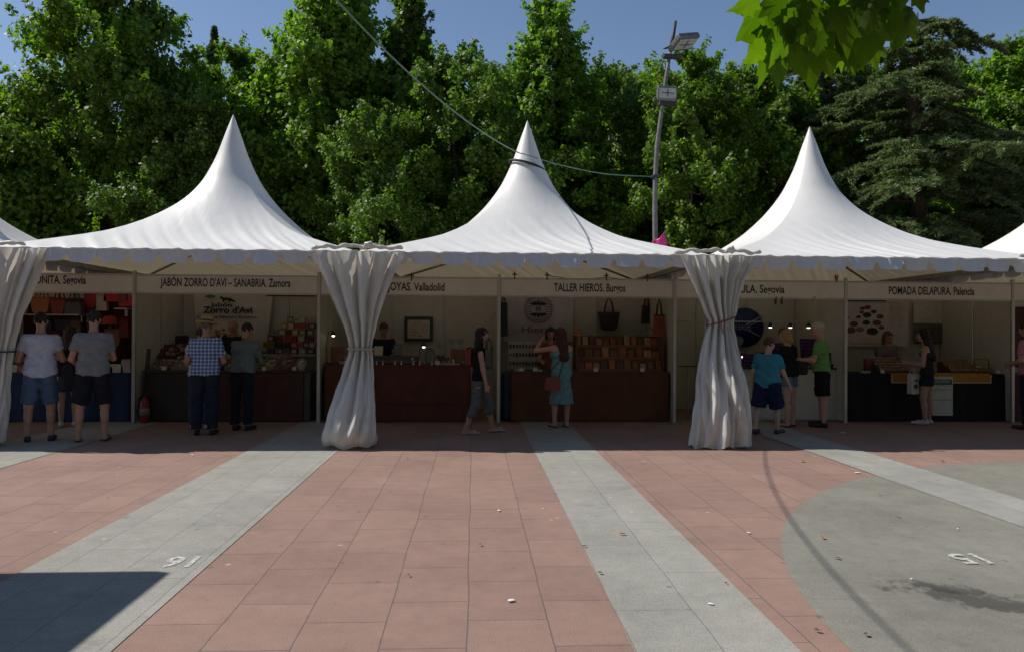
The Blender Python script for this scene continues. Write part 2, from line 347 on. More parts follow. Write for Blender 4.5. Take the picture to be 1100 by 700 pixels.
for px, py, s, lb in [(536, 549, .035, 'white paper spot on the pink paving in the centre'), (549, 646, .04, 'white paper spot on the pink paving below centre'), (764, 650, .03, 'white paper scrap on the central grey strip near the bottom'), (804, 573, .03, 'white scrap on the pink paving left of the cable shadow'),
                  (207, 489, .04, 'white scrap on the pink paving by the shadow edge left'), (583, 547, .02, 'pale scrap at the right edge of the centre pink paving'), (200, 463, .05, 'white cup lid on the shaded floor before the soap stall'), (921, 508, .05, 'pale paper scrap on the pink paving by the right grey strip'), (905, 465, .11, 'flat pale paper on the shaded floor before the balm stall'), (979, 623, .02, 'tiny white scrap near the stain on round paving'), (1029, 569, .02, 'tiny white scrap above the painted number on round paving')]:
    p = gp(px, py); scrap(p.x, p.y, s*.65, leafm[2], lb, 'paper_scrap', 'litter', 'pale scraps of litter', flat=True)

# kiosk outside the left edge: casts the corner shadow
c = gp(186, 615); KH = 2.95
kx, ky = c.x-.84*KH, c.y+.236*KH
kr = empty('kiosk', (kx-2.2, ky-2.4, 0)); tag(kr, 'pale flat roofed kiosk just outside the left edge', 'kiosk')
M_kw = mat('kiosk_paint', (.62, .60, .55), .6, dirt=.3); M_kd = mat('kiosk_dark', (.08, .08, .09), .5)
MB().box((0, 0, 1.4), (3.8, 4.2, 2.8)).build('wall', M_kw, kr)
MB().box((0, 0, 2.88), (4.4, 4.8, .14), bev=.02).build('roof', M_kd, kr)
d = MB().box((1.92, .6, 1.05), (.05, .9, 2.08), bev=.01).build('door', M_kd, kr); MB().box((1.96, .25, 1.05), (.05, .04, .14)).build('handle', mat('steel', (.55, .55, .56), .35, metal=.9), d)
f = MB().box((1.92, -1, 1.6), (.05, 1.3, .9), bev=.01).build('window', M_kd, kr); MB().box((1.95, -1, 1.6), (.02, 1.16, .76)).build('pane', mat('dark_glass', (.03, .04, .05), .08, spec=.8), f)

# ------------------------------------------------------------------ tents
TW = 2.465
tz = [(0, 5.2), (.012, 5.12), (.05, 4.86), (.1, 4.5), (.15, 4.22), (.2, 3.99), (.3, 3.66), (.4, 3.41), (.5, 3.2), (.6, 3.03), (.7, 2.91), (.8, 2.81), (.9, 2.725), (1, 2.64)]
def tprof(t):
    n = len(tz)
    for i in range(n-1):
        if t <= tz[i+1][0] or i == n-2:
            x0, y0 = tz[i]; x1, y1 = tz[i+1]; u = (t-x0)/(x1-x0)
            m0 = (y1-tz[i-1][1])/(x1-tz[i-1][0]) if i else (y1-y0)/(x1-x0)
            m1 = (tz[i+2][1]-y0)/(tz[i+2][0]-x0) if i < n-2 else (y1-y0)/(x1-x0)
            h = x1-x0
            return y0*(2*u**3-3*u*u+1)+h*m0*(u**3-2*u*u+u)+y1*(-2*u**3+3*u*u)+h*m1*(u**3-u*u)
def pvc(name, trans, tc, base=(.84, .83, .80), dirt=.18, bump=.35, wr=1):
    m = bpy.data.materials.new(name); nt, ns, L = nodes(m)
    out = ns.new('ShaderNodeOutputMaterial'); p = ns.new('ShaderNodeBsdfPrincipled'); tcn = ns.new('ShaderNodeTexCoord')
    t = ns.new('ShaderNodeBsdfTranslucent'); t.inputs[0].default_value = (*tc, 1); ms = ns.new('ShaderNodeMixShader'); ms.inputs[0].default_value = trans
    n1 = ns.new('ShaderNodeTexNoise'); n1.inputs['Scale'].default_value = 2.2; n1.inputs['Detail'].default_value = 9; n1.inputs['Roughness'].default_value = .72; L.new(tcn.outputs['Object'], n1.inputs['Vector'])
    r = ns.new('ShaderNodeMapRange'); r.inputs['From Min'].default_value = .48; r.inputs['From Max'].default_value = .75; r.inputs['To Max'].default_value = dirt; L.new(n1.outputs['Fac'], r.inputs[0])
    mx = ns.new('ShaderNodeMix'); mx.data_type = 'RGBA'; mx.inputs[6].default_value = (*base, 1); mx.inputs[7].default_value = (.38, .34, .28, 1); L.new(r.outputs[0], mx.inputs[0])
    L.new(mx.outputs[2], p.inputs['Base Color']); p.inputs['Roughness'].default_value = .42; p.inputs['Specular IOR Level'].default_value = .45
    mp = ns.new('ShaderNodeMapping'); mp.inputs['Scale'].default_value = (2.6*wr, 1.1*wr, .5*wr); mp.inputs['Rotation'].default_value = (0, .3, .5); L.new(tcn.outputs['Object'], mp.inputs[0])
    n2 = ns.new('ShaderNodeTexNoise'); n2.inputs['Scale'].default_value = 3.5; n2.inputs['Detail'].default_value = 4; n2.inputs['Distortion'].default_value = .6; L.new(mp.outputs[0], n2.inputs['Vector'])
    b = ns.new('ShaderNodeBump'); b.inputs['Strength'].default_value = bump; b.inputs['Distance'].default_value = .06; L.new(n2.outputs['Fac'], b.inputs['Height']); L.new(b.outputs[0], p.inputs['Normal'])
    L.new(p.outputs[0], ms.inputs[1]); L.new(t.outputs[0], ms.inputs[2]); L.new(ms.outputs[0], out.inputs[0]); return m
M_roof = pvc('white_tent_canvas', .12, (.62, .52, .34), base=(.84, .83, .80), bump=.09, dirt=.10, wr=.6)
M_val = pvc('shaded_valance_canvas', .10, (.6, .55, .42), base=(.62, .64, .68), bump=.3)  # white canvas with its shade and sky tint put into the grey-blue base
M_alu = mat('aluminium_tube', (.34, .33, .31), .45, metal=.3, var=.2)
M_galv = mat('dull_steel_beam', (.30, .28, .25), .55, metal=.2, var=.2)
M_seam = mat('canvas_seam', (.80, .79, .76), .45)
def make_tent(X, Y, lab, seed):
    r = random.Random(seed); t = empty('pagoda_tent', (X, Y, 0)); tag(t, lab, 'tent', 'white pagoda tents in a row')
    ph = [r.uniform(0, 6) for _ in range(8)]
    nr, na = 72, 640
    def f(u, v):
        a = 2*pi*u+pi/4; ca, sa = cos(a), sin(a); mxx = max(abs(ca), abs(sa)); tt = .0015+(.9985)*v**1.35
        wq = min(1, max(0, (tt-.04)/.8)); wq = wq*wq*(3-2*wq)
        k = (1-wq)+wq/mxx
        x, y = ca*k*TW*tt, sa*k*TW*tt
        z = tprof(tt)
        # position along the side, -1..1
        s = (y if abs(ca) > abs(sa) else x)/(TW*tt)
        side = int(((u*4) % 4))
        e = max(0, (tt-.35)/.65)
        cr = 1-abs(s)**4
        q1 = s*TW*tt+(1-tt)*1.6*(1 if k else 1); z += min(1, e*1.5)*cr*(.013*sin(q1*19+ph[side]+2*sin(q1*2.3)) + .008*sin(q1*37+ph[side+3]+3*sin(q1*3.1)))*(.35+.65*(.5+.5*sin(q1*1.9+ph[side+1])))
        z -= .05*(e*(1-e)*4)*(1-s*s)*.35
        if tt > .97: z -= (tt-.97)/.03*.018
        return (x, y, z)
    MB().grid(f, na, nr, closed=True).build('canopy', M_roof, t)
    # valances with scalloped lower edge, one per side
    for k in range(4):
        rot = Matrix.Rotation(k*pi/2, 4, 'Z'); lobe = .405; dz = [r.uniform(-.012, .012) for _ in range(14)]; dy = [r.uniform(-.012, .02) for _ in range(14)]
        def g(u, v, rot=rot):
            s = (u*2-1)*TW; q = (s+TW)/lobe+.35; i = int(q) % 14; fr = q-int(q); e = abs(fr-.5)*2
            bot = 2.448+dz[i]+(.095*min(1, (e-.74)/.14)**.8 if e > .74 else .02*e*e)
            top = 2.632
            z = top+(bot-top)*v
            y = -TW-.014-.03*v*sin(fr*pi)+dy[i]*1.6*v+.012*sin(s*9+ph[k])*v+.006*sin(s*41+ph[k]*3)*(1-v)
            return rot @ Vector((s, y, z))
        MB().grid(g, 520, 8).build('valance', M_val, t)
        MB().tube([rot @ Vector((-TW+2*TW*j/60, -TW-.006-.006*sin(j*1.9+ph[k]), 2.632+.007*sin(j*1.3+ph[k])+.005*sin(j*3.7))) for j in range(61)], [.016+.006*sin(j*2.3+k) for j in range(61)], 8).build('hem_tube', M_roof, t)
    q = TW-.06
    for k in range(4):
        rot = Matrix.Rotation(k*pi/2, 4, 'Z'); c = rot @ Vector((-q, -q, 0))
        b = MB().box(c+Vector((0, 0, 1.28)), (.07, .07, 2.52), bev=.008).build('leg', M_alu, t)
        MB().box(c+Vector((0, 0, .016)), (.2, .2, .012)).build('foot_plate', M_galv, b)
        p0, p1 = rot @ Vector((-q+.036, -q, 2.588)), rot @ Vector((q-.036, -q, 2.588)); mid = (p0+p1)/2
        MB().box(mid, ((p1-p0).length, .05, .055 if k % 2 == 0 else .085), rz=k*pi/2, bev=.006).build('eave_beam', M_galv, t)
        MB().tube([c+Vector((0, 0, 2.62)), Vector((c.x*.03, c.y*.03, 3.12))], .022).build('brace', M_galv, t)
    MB().tube([(0, 0, 3.02), (0, 0, 5.06)], .035).build('mast', M_alu, t)
    return t
TENTS = [(-9.09, 'tent at the left edge, only its right roof slope in view'), (-4.09, 'white pagoda tent over the soap stall, left of centre'), (.91, 'white pagoda tent in the centre with a black strap standing for the cable shadow'),
         (5.91, 'white pagoda tent with tall peak in front of the cedar'), (10.91, 'tent at the right edge, only its left roof slope in view')]
for i, (x, lb) in enumerate(TENTS): make_tent(x, 12.68, lb, 30+i)
# strap on the middle peak, added to stand for the cable's cast shadow
mb = MB(); tt = .128
mb.tube([(.91+.315*cos(a), 12.68+.315*sin(a), 4.39-.09*cos(a)) for a in [2*pi*i/40 for i in range(41)]], .022, 6, caps=False)
tag(mb.build('band', mat('cable_shadow_black', (.015, .015, .018), .6)), 'black strap added as the cable shadow on the central tent tip', 'band')

# ------------------------------------------------------------------ curtains
M_cur = pvc('curtain_canvas', .30, (.74, .70, .60), base=(.74, .72, .68), dirt=.40, bump=.22, wr=1.8)
M_cur.node_tree.nodes['Principled BSDF'].inputs['Roughness'].default_value = .28
def curtain(X, Y, prof, folds, seed, lab, tie_z, tie_mat, tie_tilt=0, sharp=.5, amp=.22, tie_r=.014):
    r = random.Random(seed); root = empty('curtain', (X, Y, 0)); tag(root, lab, 'curtain', 'gathered curtains at the tent corners')
    fr = [(r.uniform(.6, 1.3), r.uniform(0, 6)) for _ in range(4)]
    na, nz = 300, 90
    offs = []; acc = 0
    for k in range(folds): acc += r.uniform(.3, 1.9); offs.append(acc)
    offs = [o/acc for o in offs]; amps = [r.uniform(.2, 1.25) for _ in range(folds)]
    n2 = max(4, folds//2); offs2 = []; acc = 0
    for k in range(n2): acc += r.uniform(.4, 1.7); offs2.append(acc)
    offs2 = [o/acc for o in offs2]; amps2 = [r.uniform(.5, 1.25) for _ in range(n2)]
    def foldf(u, offs=offs, amps=amps):
        pr = 0
        for k, o in enumerate(offs):
            if u <= o:
                w_ = (u-pr)/(o-pr); tri = 1-abs(2*w_-1); sm_ = .5-.5*cos(2*pi*w_); return (max(0, tri)**.7*sharp+sm_*(1-sharp))*amps[k]
            pr = o
        return 0
    def interp(z):
        for i in range(len(prof)-1):
            a, b = prof[i], prof[i+1]
            if a[0] >= z >= b[0]:
                u = (a[0]-z)/(a[0]-b[0]); u = u*u*(3-2*u) if False else u
                return [a[j]+(b[j]-a[j])*u for j in range(1, 6)]
        return list(prof[-1][1:])
    z0, z1 = prof[0][0], prof[-1][0]
    def f(u, v):
        z = z0+(z1-z0)*v; hx, hy, ox, oy, am = interp(z)
        hem = .012*sin(u*2*pi*3+seed)+.02*sin(u*2*pi*folds*.5)
        uu = (u+.010*sin(z*1.7+fr[0][1])+.002*sin(z*6+fr[1][1])) % 1
        wl = min(1, max(0, (tie_z-.1-z)/.7)); fo = foldf(uu)*(1-.65*wl)+foldf((uu+.07*sin(z*2+seed)) % 1, offs2, amps2)*.65*wl; rr = 1-.25*am*(1-fo)+.006*sin(z*6+u*19+fr[2][1])*(am > .1); dep = min(.40*am*max(0, 1-fo)**1.5, hy*.85)
        a = 2*pi*u; ca, sa = cos(a), sin(a); k = 1/(abs(ca)**2.6+abs(sa)**2.6)**(1/2.6)
        crk = .007*sin(z*15+u*37+2*sin(u*60))*sin(z*5.3+u*17)
        return (ox+(hx*rr+crk)*ca*k-dep*ca*.3, oy+(hy*rr+crk-dep)*sa*k, z+(hem if v > .985 else 0))
    c = MB().grid(f, na, nz, closed=True).build('cloth', M_cur, root)
    hx, hy, ox, oy, am = interp(tie_z)
    cord = MB().tube([(ox+(hx*1.0+.012)*cos(a)*1.03, oy+(hy*1.0+.012)*sin(a)*1.05, tie_z+tie_tilt*cos(a)) for a in [2*pi*i/36 for i in range(37)]], tie_r, 6, caps=False)
    cord.tube([(ox-hx*.2, oy-hy-.02, tie_z-tie_tilt*.2), (ox-hx*.25, oy-hy-.05, tie_z-.08), (ox-hx*.1, oy-hy-.04, tie_z-.19)], tie_r*.7, 5)
    cord.build('tie_cord', tie_mat, root)
    return root
M_rope = mat('beige_rope', (.42, .36, .26), .9, bump=.4, bscale=200); M_red = mat('red_rope', (.26, .035, .03), .8, bump=.4, bscale=200)
# profile rows: z, half width, half depth, offset x, offset y, fold amplitude
curtain(-1.60, 10.16, [(2.62, .63, .15, .04, 0, .34), (2.25, .47, .15, .02, 0, .36), (1.87, .315, .14, .03, 0, .36), (1.67, .245, .13, .05, 0, .34), (1.42, .17, .12, .06, 0, .3), (1.31, .15, .10, .06, 0, .26), (1.22, .165, .12, .06, -.01, .28),
        (.93, .235, .17, .03, -.06, .34), (.55, .31, .25, .0, -.20, .30), (.3, .345, .28, -.02, -.30, .28), (.2, .36, .28, -.03, -.32, .26), (.1, .365, .27, -.03, -.30, .22), (.03, .345, .25, -.03, -.27, .16)], 13, 3,
        'creased white curtain tied low with beige rope between the soap and jewellery stalls', 1.30, M_rope, 0, .75)
curtain(3.37, 10.14, [(2.62, .57, .15, .05, 0, .34), (2.45, .49, .15, .04, 0, .36), (2.29, .40, .15, .03, 0, .36), (2.03, .295, .14, .05, 0, .36), (1.85, .24, .13, .07, 0, .32), (1.71, .18, .11, .09, 0, .28), (1.6, .195, .12, .08, 0, .3), (1.25, .295, .18, .05, -.08, .36), (1.0, .33, .21, .04, -.15, .38),
        (.72, .365, .24, .03, -.24, .38), (.35, .41, .27, .0, -.30, .38), (.02, .45, .28, -.03, -.31, .36)], 19, 11,
        'pleated white curtain tied with red rope right of the leather stall', 1.71, M_red, .06, .55, tie_r=.010)
curtain(-6.60, 10.16, [(2.62, .96, .15, .0, 0, .34), (2.2, .78, .15, .0, 0, .34), (1.7, .58, .14, .0, 0, .34), (1.25, .46, .13, .0, 0, .28), (.9, .46, .17, .0, -.04, .3), (.3, .48, .24, -.02, -.12, .3), (.04, .46, .24, -.02, -.14, .2)], 17, 21,
        'white curtain at the left edge beside the handbag stall', 1.24, mat('dark_cord', (.05, .05, .05), .8), 0, .7)
curtain(8.42, 10.16, [(2.62, .60, .15, .0, 0, .34), (2.1, .43, .13, .08, 0, .3), (1.5, .25, .12, .12, 0, .3), (1.3, .2, .12, .12, 0, .26), (.9, .3, .16, .1, 0, .26), (.4, .40, .22, .06, 0, .25), (.04, .44, .24, .05, 0, .25)], 16, 31,
        'white curtain at the right edge beside the balm stall', 1.3, M_rope, 0, .7)
# gathered canvas rolls and knots above each curtain
for X, lb in ((-1.59, 'rumpled canvas roll on top of the curtain tied with beige rope'), (3.41, 'rumpled canvas roll on top of the curtain tied with red rope'), (-6.59, 'rumpled canvas roll above the curtain at the left edge'), (8.41, 'rumpled canvas roll above the curtain at the right edge')):
    pts = []; rs = []
    for i in range(36):
        u = i/35; pts.append((X-.62+1.24*u, 10.13-.02*sin(u*9), 2.665+.035*sin(u*pi)+.012*sin(u*23+X)+.008*sin(u*41))); rs.append(.015+.008*abs(sin(u*17+X))+.010*abs(sin(u*31)))
    rs[0] = rs[-1] = .012
    o = MB().tube(pts, rs, 10).build('canvas_roll', M_cur); tag(o, lb, 'canvas roll', 'rumpled canvas above the curtains')
    MB().tube([(X+.10, 10.09, 2.66), (X+.13, 10.06, 2.72), (X+.18, 10.06, 2.73), (X+.21, 10.07, 2.68), (X+.17, 10.07, 2.65)], [.02, .03, .036, .03, .012], 8).build('knot', M_roof, o)

# ------------------------------------------------------------------ cable, lamp pole
M_cable = mat('green_cable', (.15, .28, .19), .5)
pts = [(-4.3, -2.2, 6.3), (-3.15, .8, 5.62), (-2.3, 3.2, 5.05)]
nq = [at(px, py, Y) for px, py, Y in ((340, -5, 6.21), (360, 1, 6.49), (380, 15, 6.81), (410, 45, 7.37), (440, 75, 7.98), (480, 115, 9.02), (520, 145, 10.38), (545, 159, 11.45), (562, 165.5, 12.33))]
nq += [Vector(q) for q in ((-1.79, 4.61, 4.70), (-1.57, 5.18, 4.56), (-1.40, 5.63, 4.46))]
yy_ = np.array([p.y for p in nq]); cx_ = np.polyfit(yy_, [p.x for p in nq], 3); cz_ = np.polyfit(yy_, [p.z for p in nq], 3)
for yv in (4.6, 5.2, 5.9, 6.6, 7.4, 8.2, 9.1, 10.1, 11.1, 12.0): pts.append((float(np.polyval(cx_, yv)), yv, float(np.polyval(cz_, yv))))
for px, py, Y in ((562, 165.5, 12.34), (574, 169, 12.38), (600, 177, 13.4), (650, 187, 15.2), (701, 190, 16.9)): pts.append(tuple(at(px, py, Y)))
sm = []
for i in range(len(pts)-1):
    p0, p1, p2, p3 = [Vector(pts[max(0, min(len(pts)-1, j))]) for j in (i-1, i, i+1, i+2)]
    for k in range(6):
        u = k/6; sm.append(.5*((2*p1)+(-p0+p2)*u+(2*p0-5*p1+4*p2-p3)*u*u+(-p0+3*p1-3*p2+p3)*u**3))
sm.append(Vector(pts[-1]))
tag(MB().tube(sm, .0095, 6).build('overhead_cable', M_cable), 'green cable slung across the tents up to the lamp pole', 'cable')
bp_ = empty('wooden_pole', (-4.3, -2.2, 0)); tag(bp_, 'wooden pole behind the viewer that carries the green cable', 'pole')
MB().tube([(0, 0, 0), (0, 0, 6.6)], [.11, .08], 12).build('shaft', mat('weathered_wood', (.22, .17, .12), .85, bump=.4, bscale=30), bp_); MB().tube([(0, 0, 6.26), (.0, .12, 6.3)], .02).build('hook', M_galv, bp_)

PY = 17.0
pr_ = empty('lamp_pole', at(703, 262, PY)*1.0); pr_.location.z = 0; tag(pr_, 'leaning grey pole with two floodlights behind the tents', 'lamp post')
base = pr_.location.copy()
M_pole = mat('grey_pole', (.16, .155, .15), .7, bump=.3, bscale=25, var=.2); M_pdark = mat('dark_pole_top', (.05, .05, .06), .6)
pp = [Vector((base.x, PY, 0))]+[at(px, py, PY) for px, py in ((704, 262), (703.5, 225), (704, 190), (706, 155), (711, 118), (716, 80), (720, 55))]
MB().tube([q-base for q in pp], [.07, .062, .060, .056, .052, .047, .042, .04], 10).build('shaft', M_pole, pr_)
MB().tube([at(720, 56, PY)-base, at(723, 40, PY)-base, at(725.5, 23, PY)-base], [.045, .045, .04], 8).build('antenna', M_pdark, pr_)
M_lampb = mat('lamp_housing', (.17, .175, .18), .45, metal=.3); M_lens = mat('lamp_lens', (.44, .46, .45), .12, spec=.8)
def flood(c, w_, d_, h_, eul, wing):
    e = empty('floodlight'); e.parent = pr_; e.location = c-base; e.rotation_euler = eul
    MB().box((0, 0, 0), (w_, d_, h_), bev=.03).build('housing', M_lampb, e)
    MB().box((0, -d_/2-.004, 0), (w_*.84, .02, h_*.7), bev=.005).box((0, -d_/2-.022, 0), (.015, .012, h_*.5), mi=1).box((0, -d_/2-.022, 0), (w_*.6, .012, .012), mi=1).build('lens', [M_lens, M_pdark], e)
    MB().tube([(-w_/2-.03, 0, -h_*.2), (-w_/2-.03, .12, -h_*.7), (0, .16, -h_*.8), (w_/2+.03, .12, -h_*.7), (w_/2+.03, 0, -h_*.2)], .018, 6).build('bracket', M_pdark, e)
flood(at(716, 101, PY-.15), .46, .16, .33, (R_(8), 0, R_(4)), 1)
flood(at(735, 45, PY-.1), .62, .14, .46, (R_(66), R_(-14), R_(24)), 1)
for q_, d_ in (((716, 111), (.34, .2, .12)), ((722, 61), (.42, .16, .09)), ((704, 190), (.2, .2, .06))): MB().box(at(*q_, PY)-base, d_, bev=.02).build('clamp', M_pdark, pr_)
p = at(707, 260, PY-.5)
o = MB().grid(lambda u, v: (p.x-.2+.42*u*(1-v*.3)+.06*v, p.y+.04*sin(u*7), p.z-.12+.32*v*(.35+.65*u)+.03*sin(u*9)), 10, 8).build('pink_bag', mat('pink_plastic', (.75, .06, .33), .4, trans=.25)); tag(o, 'bright pink plastic bag tied at the foot of the lamp pole above the roof', 'bag')
sol = o.modifiers.new('s', 'SOLIDIFY'); sol.thickness = .01
# ------------------------------------------------------------------ stalls
SY, BY = 12.45, 14.45
PX = [.43+3.01*k for k in range(-3, 5)]     # -8.60 ... 12.47
M_wall = mat('white_panel', (.52, .50, .435), .5, var=.05, dirt=.15)
M_post = mat('stand_profile', (.44, .43, .41), .4, metal=.5, var=.08)
M_fas = mat('fascia_board', (.62, .60, .54), .5, var=.05, dirt=.1)
M_let = mat('black_lettering', (.018, .018, .02), .6)
M_dkw = mat('dark_wood_panel', (.055, .028, .022), .5, var=.25, scale=12)
STALLS = [
 (0, ('BONITA. Segovia', 33.5, 92, 300.5), 'handbag stall with signboard BONITA. Segovia at the left'),
 (1, ("JABÓN ZORRO D'AVI – SANABRIA. Zamora", 172, 312, 303.5), 'soap stall with signboard JABÓN ZORRO D\'AVI – SANABRIA. Zamora'),
 (2, ('JOYAS. Valladolid', 416, 477.5, 308), 'jewellery stall with signboard JOYAS. Valladolid'),
 (3, ('TALLER HIEROS. Burgos', 595, 672, 309), 'leather stall with signboard TALLER HIEROS. Burgos'),
 (4, ('LULA. Segovia', 791, 843, 310.5), 'white stall with signboard LULA. Segovia and round blue disc'),
 (5, ('POMADA DELAPURA. Palencia', 955, 1047, 312.5), 'balm stall with signboard POMADA DELAPURA. Palencia'),
 (6, None, 'next stall cut off by the right edge of the view')]
for k, txt, lb in STALLS:
    x0, x1 = PX[k], PX[k+1]; st = empty('market_stall', (x0, SY, 0)); tag(st, lb, 'market stall', 'modular stalls in one long row')
    W = x1-x0
    for j in range(3):
        MB().box((W*(j+.5)/3, 2.02, 1.24), (W/3-.03, .022, 2.44)).build('back_panel', M_wall, st)
        if j: MB().box((W*j/3, 2.01, 1.25), (.034, .044, 2.5), bev=.006).build('post', M_post, st)
    for j in range(2):
        MB().box((0, .03+.98*(j+.5), 1.24), (.018, .94, 2.42)).build('side_panel', M_wall, st)
    MB().box((0, .0, 1.255), (.055, .055, 2.51), bev=.008).build('post', M_post, st); MB().box((0, 2.0, 1.25), (.04, .04, 2.5), bev=.006).build('post', M_post, st)
    if k == 6: MB().box((W, 0, 1.255), (.055, .055, 2.51), bev=.008).build('post', M_post, st)
    fa = MB().box((W/2, 0, 2.29), (W-.062, .022, .325)).build('fascia', M_fas, st)
    for z in (2.44, 2.14): MB().box((W/2, 0, z), (W-.058, .04, .03), bev=.005).build('rail', M_post, fa)
    if txt:
        s, a, b, yy = txt; pa, pb = at(a, yy, SY-.02), at(b, yy, SY-.02); zc = (pa.z+pb.z)/2
        text_obj('lettering', s, (pb.x-pa.x), .138, M_let, fa, loc=((pa.x+pb.x)/2-x0, -.0145, zc-.066), bold=.020)
def X(px, py, Y): return at(px, py, Y)
def cloth_table(name, x0, x1, y0, y1, h, m, label, cat='counter', top=None, seam=None, loc_y=None, rag=.0):
    r = random.Random(int(abs(x0)*100)); e = empty(name, ((x0+x1)/2, (y0+y1)/2, 0)); tag(e, label, cat)
    w, d = x1-x0, y1-y0
    MB().box((0, 0, h), (w, d, .03), bev=.008).build('tabletop', top or m, e)
    def f(u, v):
        # skirt running round left side, front, right side
        L = d+w+d; s = u*L; wob = .012*sin(s*11+r.random()*0)+.008*sin(s*23+1)
        z = h-.012-v*(h-.025); o = wob*v
        if s < d: return (-w/2-.006-o, d/2-s, z)
        if s < d+w: return (-w/2+(s-d), -d/2-.006-o, z)
        return (w/2+.006+o, -d/2+(s-d-w), z)
    o = MB().grid(f, 240, 10).build('skirt', m, e)
    if seam: MB().grid(lambda u, v: (-w/2+.01+u*(w-.02), -d/2-.012-.014*v-.012*sin((u*w+d)*11)*v*.3, h-.012-seam*v), 120, 4).build('top_cloth', m, e)
    return e
def things_rand(seed): return random.Random(seed)
# simple kinds of goods -------------------------------------------------
def bag(px, py, Y, w, h, col, label, hand=.5, d=.1, shape='tote', name='handbag', grp='handbags for sale', hcol=None, rz=0):
    c = X(px, py, Y); e = empty(name, (c.x, c.y, c.z-h/2), rz); tag(e, label, 'bag', grp)
    m = cmat(col, .5, bump=.2, bscale=80); hm = cmat(hcol or tuple(q*.7 for q in col), .5)
    tw, bw = (w*1.0, w*.8) if shape == 'tote' else (w*.85, w) if shape == 'trap' else (w, w*.96)
    pts = [(-tw/2, h), (tw/2, h)]
    n = 6; rr = min(w, h)*(.28 if shape == 'tote' else .08)
    for i in range(n+1):
        a = -pi/2*i/n; pts.append((bw/2-rr+rr*cos(a), rr+rr*sin(a)))
    for i in range(n+1):
        a = -pi/2-pi/2*i/n; pts.append((-bw/2+rr+rr*cos(a), rr+rr*sin(a)))
    MB().prism(pts, -d/2, d/2).build('body', m, e)
    if hand: 
        for sgn in (-1, 1):
            MB().tube([(-w*.22, sgn*d*.45, h*.96), (-w*.13, sgn*d*.4, h+hand*.6), (0, 0, h+hand), (w*.13, sgn*d*.4, h+hand*.6), (w*.22, sgn*d*.45, h*.96)], .011, 6).build('handle', hm, e)
    if h > .2: MB().box((0, -d/2-.004, h*.93), (tw*.98, .01, h*.05)).build('trim', hm, e)
    return e
def crate(c, w, d, h, col, label, name='box', cat='box', grp=None, tilt=0, lidcol=None, rz=0, group=None):
    e = empty(name, c, rz); e.rotation_euler = (tilt, 0, rz); tag(e, label, cat, grp)
    MB().box((0, 0, h/2), (w, d, h), bev=min(w, d, h)*.06).build('body', cmat(col, .6), e)
    if lidcol: MB().box((0, -d/2-.002, h*.5), (w*.62, .004, h*.5)).build('label_sheet', cmat(lidcol, .6), e)
    return e
def jar(c, r, h, col, lid, label, grp, name='jar'):
    e = empty(name, c); tag(e, label, 'jar', grp)
    MB().lathe((0, 0, 0), [(r*.9, 0), (r, h*.08), (r, h*.7), (r*.85, h*.76)], 12).build('body', cmat(col, .3), e)
    MB().lathe((0, 0, 0), [(r*.95, h*.765), (r*.97, h*.98), (r*.9, h)], 12).build('lid', cmat(lid, .4), e)
    return e
def display_tray(c, w, d, h, rows, cols, label, colm, itm, seed, name='display_tray', rim=True, back=.5):
    """stepped tray: body part and a part for each row of goods"""
    r = random.Random(seed); e = empty(name, c); tag(e, label, 'display')
    mb = MB()
    for i in range(rows):
        z1 = h*(i+1)/rows; y0 = -d/2+d*i/rows
        mb.box((0, y0+d/rows/2, z1/2), (w, d/rows-.001, z1))
    mb.build('stepped_stand', cmat(colm, .6), e)
    for i in range(rows):
        mb = MB(); z1 = h*(i+1)/rows; y0 = -d/2+d*i/rows
        for j in range(cols):
            iw = w/cols*.72; ih = iw*r.uniform(.8, 1.2)*.8
            mb.box((-w/2+w*(j+.5)/cols, y0+d/rows*.5, z1+ih/2+.001), (iw, d/rows*.6, ih), mi=r.randrange(len(itm)), bev=iw*.12)
        mb.build('row_of_goods', [cmat(q, .5) for q in itm], e)
    return e

# ---- stall 0: handbags
cloth_table('counter', -8.5, -5.72, 12.62, 13.5, .80, mat('blue_cloth', (.018, .034, .085), .85, bump=.2), 'handbag stall counter under a plain blue cloth')
M_maroon = mat('dark_backcloth', (.07, .018, .02), .9, var=.4, scale=3)
o = MB().grid(lambda u, v: (-8.5+2.85*u, 14.38-.03*sin(u*40), 2.12-1.5*v), 90, 6).build('backcloth', M_maroon); o.modifiers.new('s', 'SOLIDIFY').thickness = .006; tag(o, 'dark red cloth hung across the back wall of the handbag stall', 'cloth')
o = MB().grid(lambda u, v: (-5.64-.02*sin(v*20), 12.56+1.78*u, 2.12-1.35*v), 40, 6).build('backcloth', mat('red_sidecloth', (.16, .02, .02), .9, var=.4, scale=5)); o.modifiers.new('s', 'SOLIDIFY').thickness = .006; tag(o, 'red cloth hung on the right side wall of the handbag stall', 'cloth')
def shelf(x0, x1, py, Y, d, label, px=60):
    c = X(px, py, Y); e = MB().box(((x0+x1)/2, Y, c.z), (x1-x0, d, .025), bev=.004).build('shelf', M_post); tag(e, label, 'shelf')
    for xx in (x0+.1, x1-.1): MB().box((xx, Y+d/2-.02, c.z-.07), (.02, .03, .12)).build('bracket', M_post, e)
    return c.z
a, b = X(28, 338, 13.9), X(90, 338, 13.9); shelf(a.x, b.x, 338, 13.9, .3, 'pale shelf carrying the tan and dark red bags')
a, b = X(126, 331, 13.4), X(140, 331, 13.4); shelf(a.x, b.x, 331, 13.4, .25, 'short pale shelf at the right of the handbag stall')
